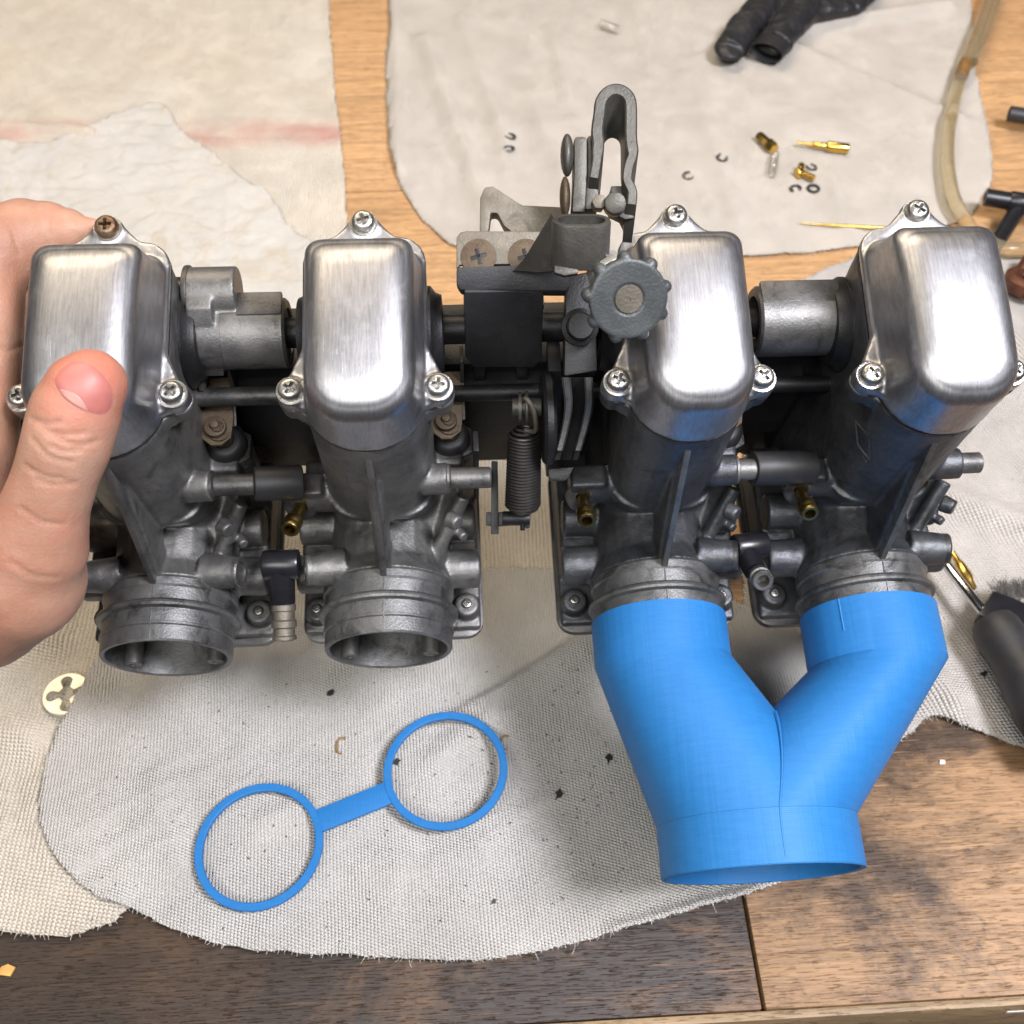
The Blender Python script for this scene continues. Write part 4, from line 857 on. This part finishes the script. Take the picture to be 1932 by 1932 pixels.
o = obj('rubber_ring', MB().add(lathe([(3.6+.95*math.cos(R(a)), 1+.95*math.sin(R(a))) for a in range(0, 361, 30)], (0, 0, 0), (0, 0, 1), 36)), M['rubber'], label='small black rubber O-ring beside the brass jets', cat='o-ring'); o.location = placed(1534, 358, hC, .3)*S
def seg(pxa, pya, pxb, pyb, h, lift): return placed(pxa, pya, h, lift), placed(pxb, pyb, h, lift)
def turned(name, lab, cat, ends, prof, mat, n=28, h=hC, lift=3, grp=None):
    a, b = seg(*ends, h, lift); ln_ = (b-a).length; k = ln_/prof[-1][1]
    return obj(name, at(MB().add(lathe([(r_, t_*k) for r_, t_ in prof], a, b-a, n)), a), mat, label=lab, cat=cat, group=grp), a, b
o, a, b = turned('needle_valve', 'slim stepped brass jet with long narrow tip', 'jet', (1503, 269, 1601, 281), [(0, 0), (.9, 0), (1.1, 7), (1.3, 12), (2.2, 12.4), (2.2, 13), (1.8, 13.5), (2.1, 14), (2.3, 21), (2.1, 22.5), (3.0, 23.5), (3.6, 25), (3.7, 40), (3.4, 41), (0, 41)], M['brass'], lift=4.2); o.location = a*S
o, a, b = turned('brass_nozzle', 'short hexagonal brass nozzle on the twill cloth', 'nozzle', (1432, 256, 1461, 282), [(0, 0), (1.6, 0), (1.7, -.1), (3.2, 0), (3.4, 8), (4.2, 9), (4.3, 14), (3.6, 15), (0, 15)], M['brass'], 6, lift=4.2); o.location = a*S
o, a, b = turned('jet_needle', 'long thin gold needle pointing left beside the right-hand cover', 'needle', (1508, 421, 1690, 432), [(0, 0), (.3, 1), (.9, 20), (1.25, 34), (1.25, 60), (0, 60)], M['brass'], 14, lift=2.2); o.location = a*S
bj = placed(1512, 334, hC, .5); jets = thing('brass_jet', 'little pile-shaped brass screw jet above the rubber ring', 'jet', bj)
obj('jet_head', MB().add(cyl((-4, -1, 3.2), (-.5, .5, 3.4), 3.6, 3.4, 20, .5)).add(cyl((-1.6, 2, 3.2), (.6, 8, 3.5), 2.0, 2.6, 14, .3)), M['brass'], jets); obj('jet_thread', MB().add(lathe([(0, 0)]+[(2.0+.35*(i % 2), i*.6) for i in range(16)]+[(0, 9.6)], (0, 0, 3.2), (.8, -.6, -.06), 18)), M['brass'], jets)
def lilspring(pxa, pya, pxb, pyb, r_, turns, lab):
    a, b = seg(pxa, pya, pxb, pyb, hC, r_+.8); d_ = b-a; x_, y_, z_ = basis(d_); pts = [z_*(d_.length*i/(turns*14))+(x_*math.cos(i*2*math.pi/14)+y_*math.sin(i*2*math.pi/14))*r_ for i in range(turns*14+1)]
    o = obj('small_spring', MB().add(tube(pts, .33, 6)), M['wire'], label=lab, cat='spring', group='small springs on the cloth'); o.location = a*S
lilspring(1462, 291, 1456, 330, 2.7, 9, 'tiny silver coil spring below the hexagonal brass nozzle'); lilspring(1132, 44, 1168, 56, 3.2, 7, 'tiny silver coil spring alone near the top of the cloth')
# hose
M['hose'] = mat_simple('cloudy_clear_hose', (.78, .68, .48), 0, .1, 120, .0002, .12, Transmission_Weight=.85, IOR=1.3)
hp = [(1885, -60), (1866, 0), (1845, 60), (1822, 118), (1803, 180), (1790, 250), (1788, 310), (1798, 370), (1818, 410), (1840, 440), (1900, 470), (1990, 465)]
hs_ = smoothpath([tab(a_, b_, 10) for a_, b_ in hp], 8); hc_ = hs_[30]
ho = obj('hose', MB().add(tube([p-hc_ for p in hs_], 4.6, 20)), M['hose'], label='cloudy clear tube with dirt inside, curving down the right side', cat='hose'); ho.location = hc_*S
hp2 = [(1905, -60), (1880, 0), (1858, 60), (1834, 118), (1826, 150)]
ho2 = obj('hose', MB().add(tube([tab(a_, b_, 9)-hc_ for a_, b_ in [hp2[0], hp2[1], hp2[2], hp2[3]]], 4.2, 20)), M['hose'], label='second clear tube running close beside the longer one', cat='hose'); ho2.location = hc_*S
M['gunk'] = mat_simple('brown_gunk', (.22, .12, .04), 0, .4, 300, .0006, .6)
pg = [hs_[i]-hc_ for i in range(24, 29)]; obj('dirt_plug', MB().add(tube(pg, [4.7, 5.0, 4.9, 5.1, 4.6], 14)), M['gunk'], ho)
# black T tubes at the right
t1, t2 = tab(1903, 214, 12), tab(2010, 232, 12); o = obj('rubber_tube', at(MB().add(pipe(t2, t1, 5.3, 3.2, 28)), t1), M['rubber'], label='short black rubber tube, upper one at the right edge', cat='tube', group='black tubes at the right edge'); o.location = t1*S
t1, t2, t3, t4 = tab(1858, 372, 16), tab(2020, 398, 16), tab(1925, 388, 13), tab(1880, 458, 9)
o = obj('tube_tee', at(MB().add(pipe(t2, t1, 5.6, 3.2, 28)).add(cyl(t1.lerp(t2, .28), t1.lerp(t2, .6), 6.6, None, 28, .8)), t1), M['plastic'], label='black T-shaped tube connector with a branch pointing down', cat='tube', group='black tubes at the right edge'); o.location = t1*S
obj('branch', at(MB().add(tube([t3, t3.lerp(t4, .5), t4], 5.2, 20)), t1), M['plastic'], o)
# rusty fitting
c_ = tab(1936, 545, 8); o = obj('rusty_fitting', MB().add(lathe([(5, 0), (13, 0), (14, 2), (14, 8), (11, 10), (8, 10), (6, 6), (5, 6)], (0, 0, 0), (0, .2, 1), 28)).add(cyl((0, 8, 2), (9, 22, 5), 7, 6, 20, 1)), M['copper'], label='rusty brown fitting half hidden beside the rightmost cover', cat='fitting'); o.location = c_*S
# glove
gm = MB()
def squash(mb, z0, k): mb.v = [Vector((v.x, v.y, z0+(v.z-z0)*k)) for v in mb.v]; return mb
def gch(chain):
    for i in range(len(chain)-1):
        (a, b, z, r_), (a2, b2, z2, r2) = chain[i], chain[i+1]; p, q = tab(a, b, z), tab(a2, b2, z2); gm.add(sph(p, Vector((r_, r_, r_*.5)), 20)); gm.add(lathe([(0, 0), (r_*.95, 0), (r2*.95, (q-p).length), (0, (q-p).length)], p, q-p, 20))
    gm.add(sph(tab(*chain[-1][:3]), chain[-1][3], 20))
gch([(1378, 90, 14, 12), (1400, 50, 15, 13), (1440, 10, 16, 14), (1500, -40, 17, 15)]); gch([(1462, 78, 14, 13.5), (1500, 30, 16, 15), (1545, -20, 17, 17)]); gch([(1500, 20, 16, 13), (1555, 12, 15, 12), (1605, 12, 13, 9), (1640, -15, 13, 9), (1650, -60, 12, 12)]); gch([(1560, -60, 20, 30), (1500, -110, 20, 34)])
def gl(p, n): q = Vector(p); return -3.4*abs(noise.noise(q/20))-.9*abs(noise.noise(q/8+Vector((3, 3, 1))))+.3*noise.noise(q/2)+1.2
squash(gm, 8, .7)
gme = remesh(gm, 1.1, 5, .5, gl); cg = tab(1500, 30, 0); gme.transform(Matrix.Translation(-cg*S))
go = obj('glove', gme, M['nitrile'], label='crumpled black disposable glove at the top edge', cat='glove'); go.location = cg*S
ta, tb = tab(1474, 62, 15), tab(1446, 100, 13); obj('finger_opening', at(squash(MB().add(lathe([(12.4, 0), (13.2, (tb-ta).length*.8), (12.6, (tb-ta).length), (11.6, (tb-ta).length*.96), (9, 4), (0, 3)], ta, tb-ta+Vector((0, 0, 2)), 28)), 10, .55), cg), M['nitrile'], go)
# screwdriver, brush, brass wire brush
s0, s1, s2 = tab(1770, 1046, 18), tab(1871, 1172, 20), tab(1995, 1375, 22)
sd_ = thing('screwdriver', 'chrome-shafted screwdriver with fat black handle on the right cloth', 'screwdriver', s1)
obj('shaft', at(MB().add(cyl(s0, s1+(s2-s1).normalized()*4, 2.5, None, 24, .4)), s1), M['chrome'], sd_)
dd = (s2-s1).normalized(); obj('handle', at(MB().add(lathe([(0, 0), (6, 0), (9.5, 1.2), (11, 5), (11.4, 12), (10.6, 18), (10.8, 24), (13, 36), (14, 50), (13, 70), (0, 74)], s1-dd*1, dd, 40)), s1), M['rubber'], sd_)
b0 = placed(1935, 1150, hF, 8); br = thing('brush', 'black brush head with frayed dark bristles by the screwdriver', 'brush', b0)
obj('brush_head', at(MB().add(prism([tab(1846, 1158, 24), tab(1874, 1112, 22), tab(1960, 1146, 22), tab(1990, 1200, 22), tab(1940, 1206, 24)], (0, 0, -9), 1.6)), b0), M['plastic'], br)
bs = MB()
for i in range(420):
    p = tab(1884+rnd.random()*70, 1120+rnd.random()*16, 20); d_ = Vector((rnd.uniform(-.5, .35), rnd.uniform(.5, 1.1), rnd.uniform(-.1, .5))).normalized(); l_ = rnd.uniform(5, 10); bd = Vector((rnd.uniform(-1, 1), rnd.uniform(-.4, .4), rnd.uniform(-.6, .6)))
    bs.add(tube([p-b0, p+d_*l_*.5-b0, p+d_*l_+bd*1.6-b0], [.16, .14, .08], 3, False))
obj('bristles', bs, M['bristle'], br, kind='stuff')
w0, w1 = tab(1796, 1042, 8), tab(1842, 1118, 8); o = obj('brass_spray_tip', at(MB().add(lathe([(0, 0), (1.4, 0), (1.8, 6), (2.6, 8), (2.8, 16), (2, 18), (1.6, 22), (0, 23)], w0, w1-w0, 20)), w0), M['brass'], label='worn brass tip peeping out behind the screwdriver shaft', cat='fitting'); o.location = w0*S
# flakes and curls of debris
fk_ = [((230, 1309), 2.6, 'black flake above the left gasket ring, left of centre'), ((747, 1439), 3.0, 'black flake just inside the right gasket ring'), ((1149, 1430), 4.2, 'largest black flake, in the shade left of the blue manifold'), ((1054, 1499), 3.3, 'ragged black flake left of the blue manifold collar'),
       ((932, 1701), 1.8, 'small black flake low on the grey cloth'), ((623, 1309), 2.4, 'thin black flake between the two open mouths'), ((1856, 1272), 3.0, 'black flake on the right cloth near the screwdriver'), ((636, 1537), 1.3, 'tiny black flake under the connecting bar'), ((668, 1536), 1.6, 'tiny black flake at the bar end of the gasket')]
for (px, py), r_, lab in fk_[1:]:
    h_ = hF if px > 1700 else hD; n_ = rnd.randint(6, 9); ps = []
    for i in range(n_):
        a = 2*math.pi*i/n_; rr = r_*rnd.uniform(.35, 1.1); ps.append(Vector((rr*math.cos(a), rr*.6*math.sin(a), rnd.uniform(0, .5))))
    o = obj('debris_flake', MB().add(prism(ps, (0, 0, .5))), M['debris'], label=lab, cat='debris', group='flakes of debris on the cloths'); o.location = placed(px, py, h_, .1)*S; o.rotation_euler = (R(rnd.uniform(-20, 20)), 0, rnd.uniform(0, 6))
for px, py, rt_, r_, lab in ((645, 1408, 100, 2.5, 'brown curled shaving between the gasket rings'), (954, 1402, 130, 2.2, 'brown curled shaving right of the right gasket ring')):
    o = obj('curled_shaving', MB().add(tube([Vector((r_*math.cos(R(a)), r_*1.5*math.sin(R(a)), .6)) for a in range(60, 300, 20)], .55, 6)), M['curl'], label=lab, cat='debris', group='brown shavings on the cloth'); o.location = placed(px, py, hD, .2)*S
sc = MB()
for i in range(240):
    px, py = rnd.uniform(140, 1180), rnd.uniform(1250, 1780)
    if rnd.random() < .35: px, py = rnd.uniform(780, 1180), rnd.uniform(1380, 1600)
    p = placed(px, py, hD, .15); r_ = rnd.uniform(.2, .55); a = rnd.uniform(0, 6); v = Vector((math.cos(a), math.sin(a), 0))*r_*rnd.uniform(1, 2.5); u_ = Vector((-math.sin(a), math.cos(a), 0))*r_*.6
    sc.add(([p-v, p+u_, p+v, p-u_, p+Vector((0, 0, .35))], [[0, 1, 4], [1, 2, 4], [2, 3, 4], [3, 0, 4]]))
cc = tab(640, 1500, 6); obj('grit', at(sc, cc), M['debris'], label='fine dark grit sprinkled over the front cloth', cat='grit', kind='stuff').location = cc*S
o = obj('orange_crumb', MB().add(prism([Vector(v) for v in ((-3, -1.6, 0), (2, -2.2, 0), (3.2, 1.2, 0), (0, 2.4, 0), (-2.6, 1.4, 0))], (0, 0, 1.2), .3)), mat_simple('orange_chip', (.6, .33, .09), 0, .5), label='small orange chip on the dark board at lower left', cat='debris'); o.location = tab(14, 1832, .1)*S
o = obj('white_crumb', MB().add(prism([Vector(v) for v in ((-1.4, -1, 0), (1.2, -.8, 0), (1.5, .9, 0), (-.8, 1.3, 0))], (0, 0, .8), .2)), M['tape'], label='tiny white crumb on the bare board at right', cat='debris'); o.location = tab(1777, 1439, .1)*S
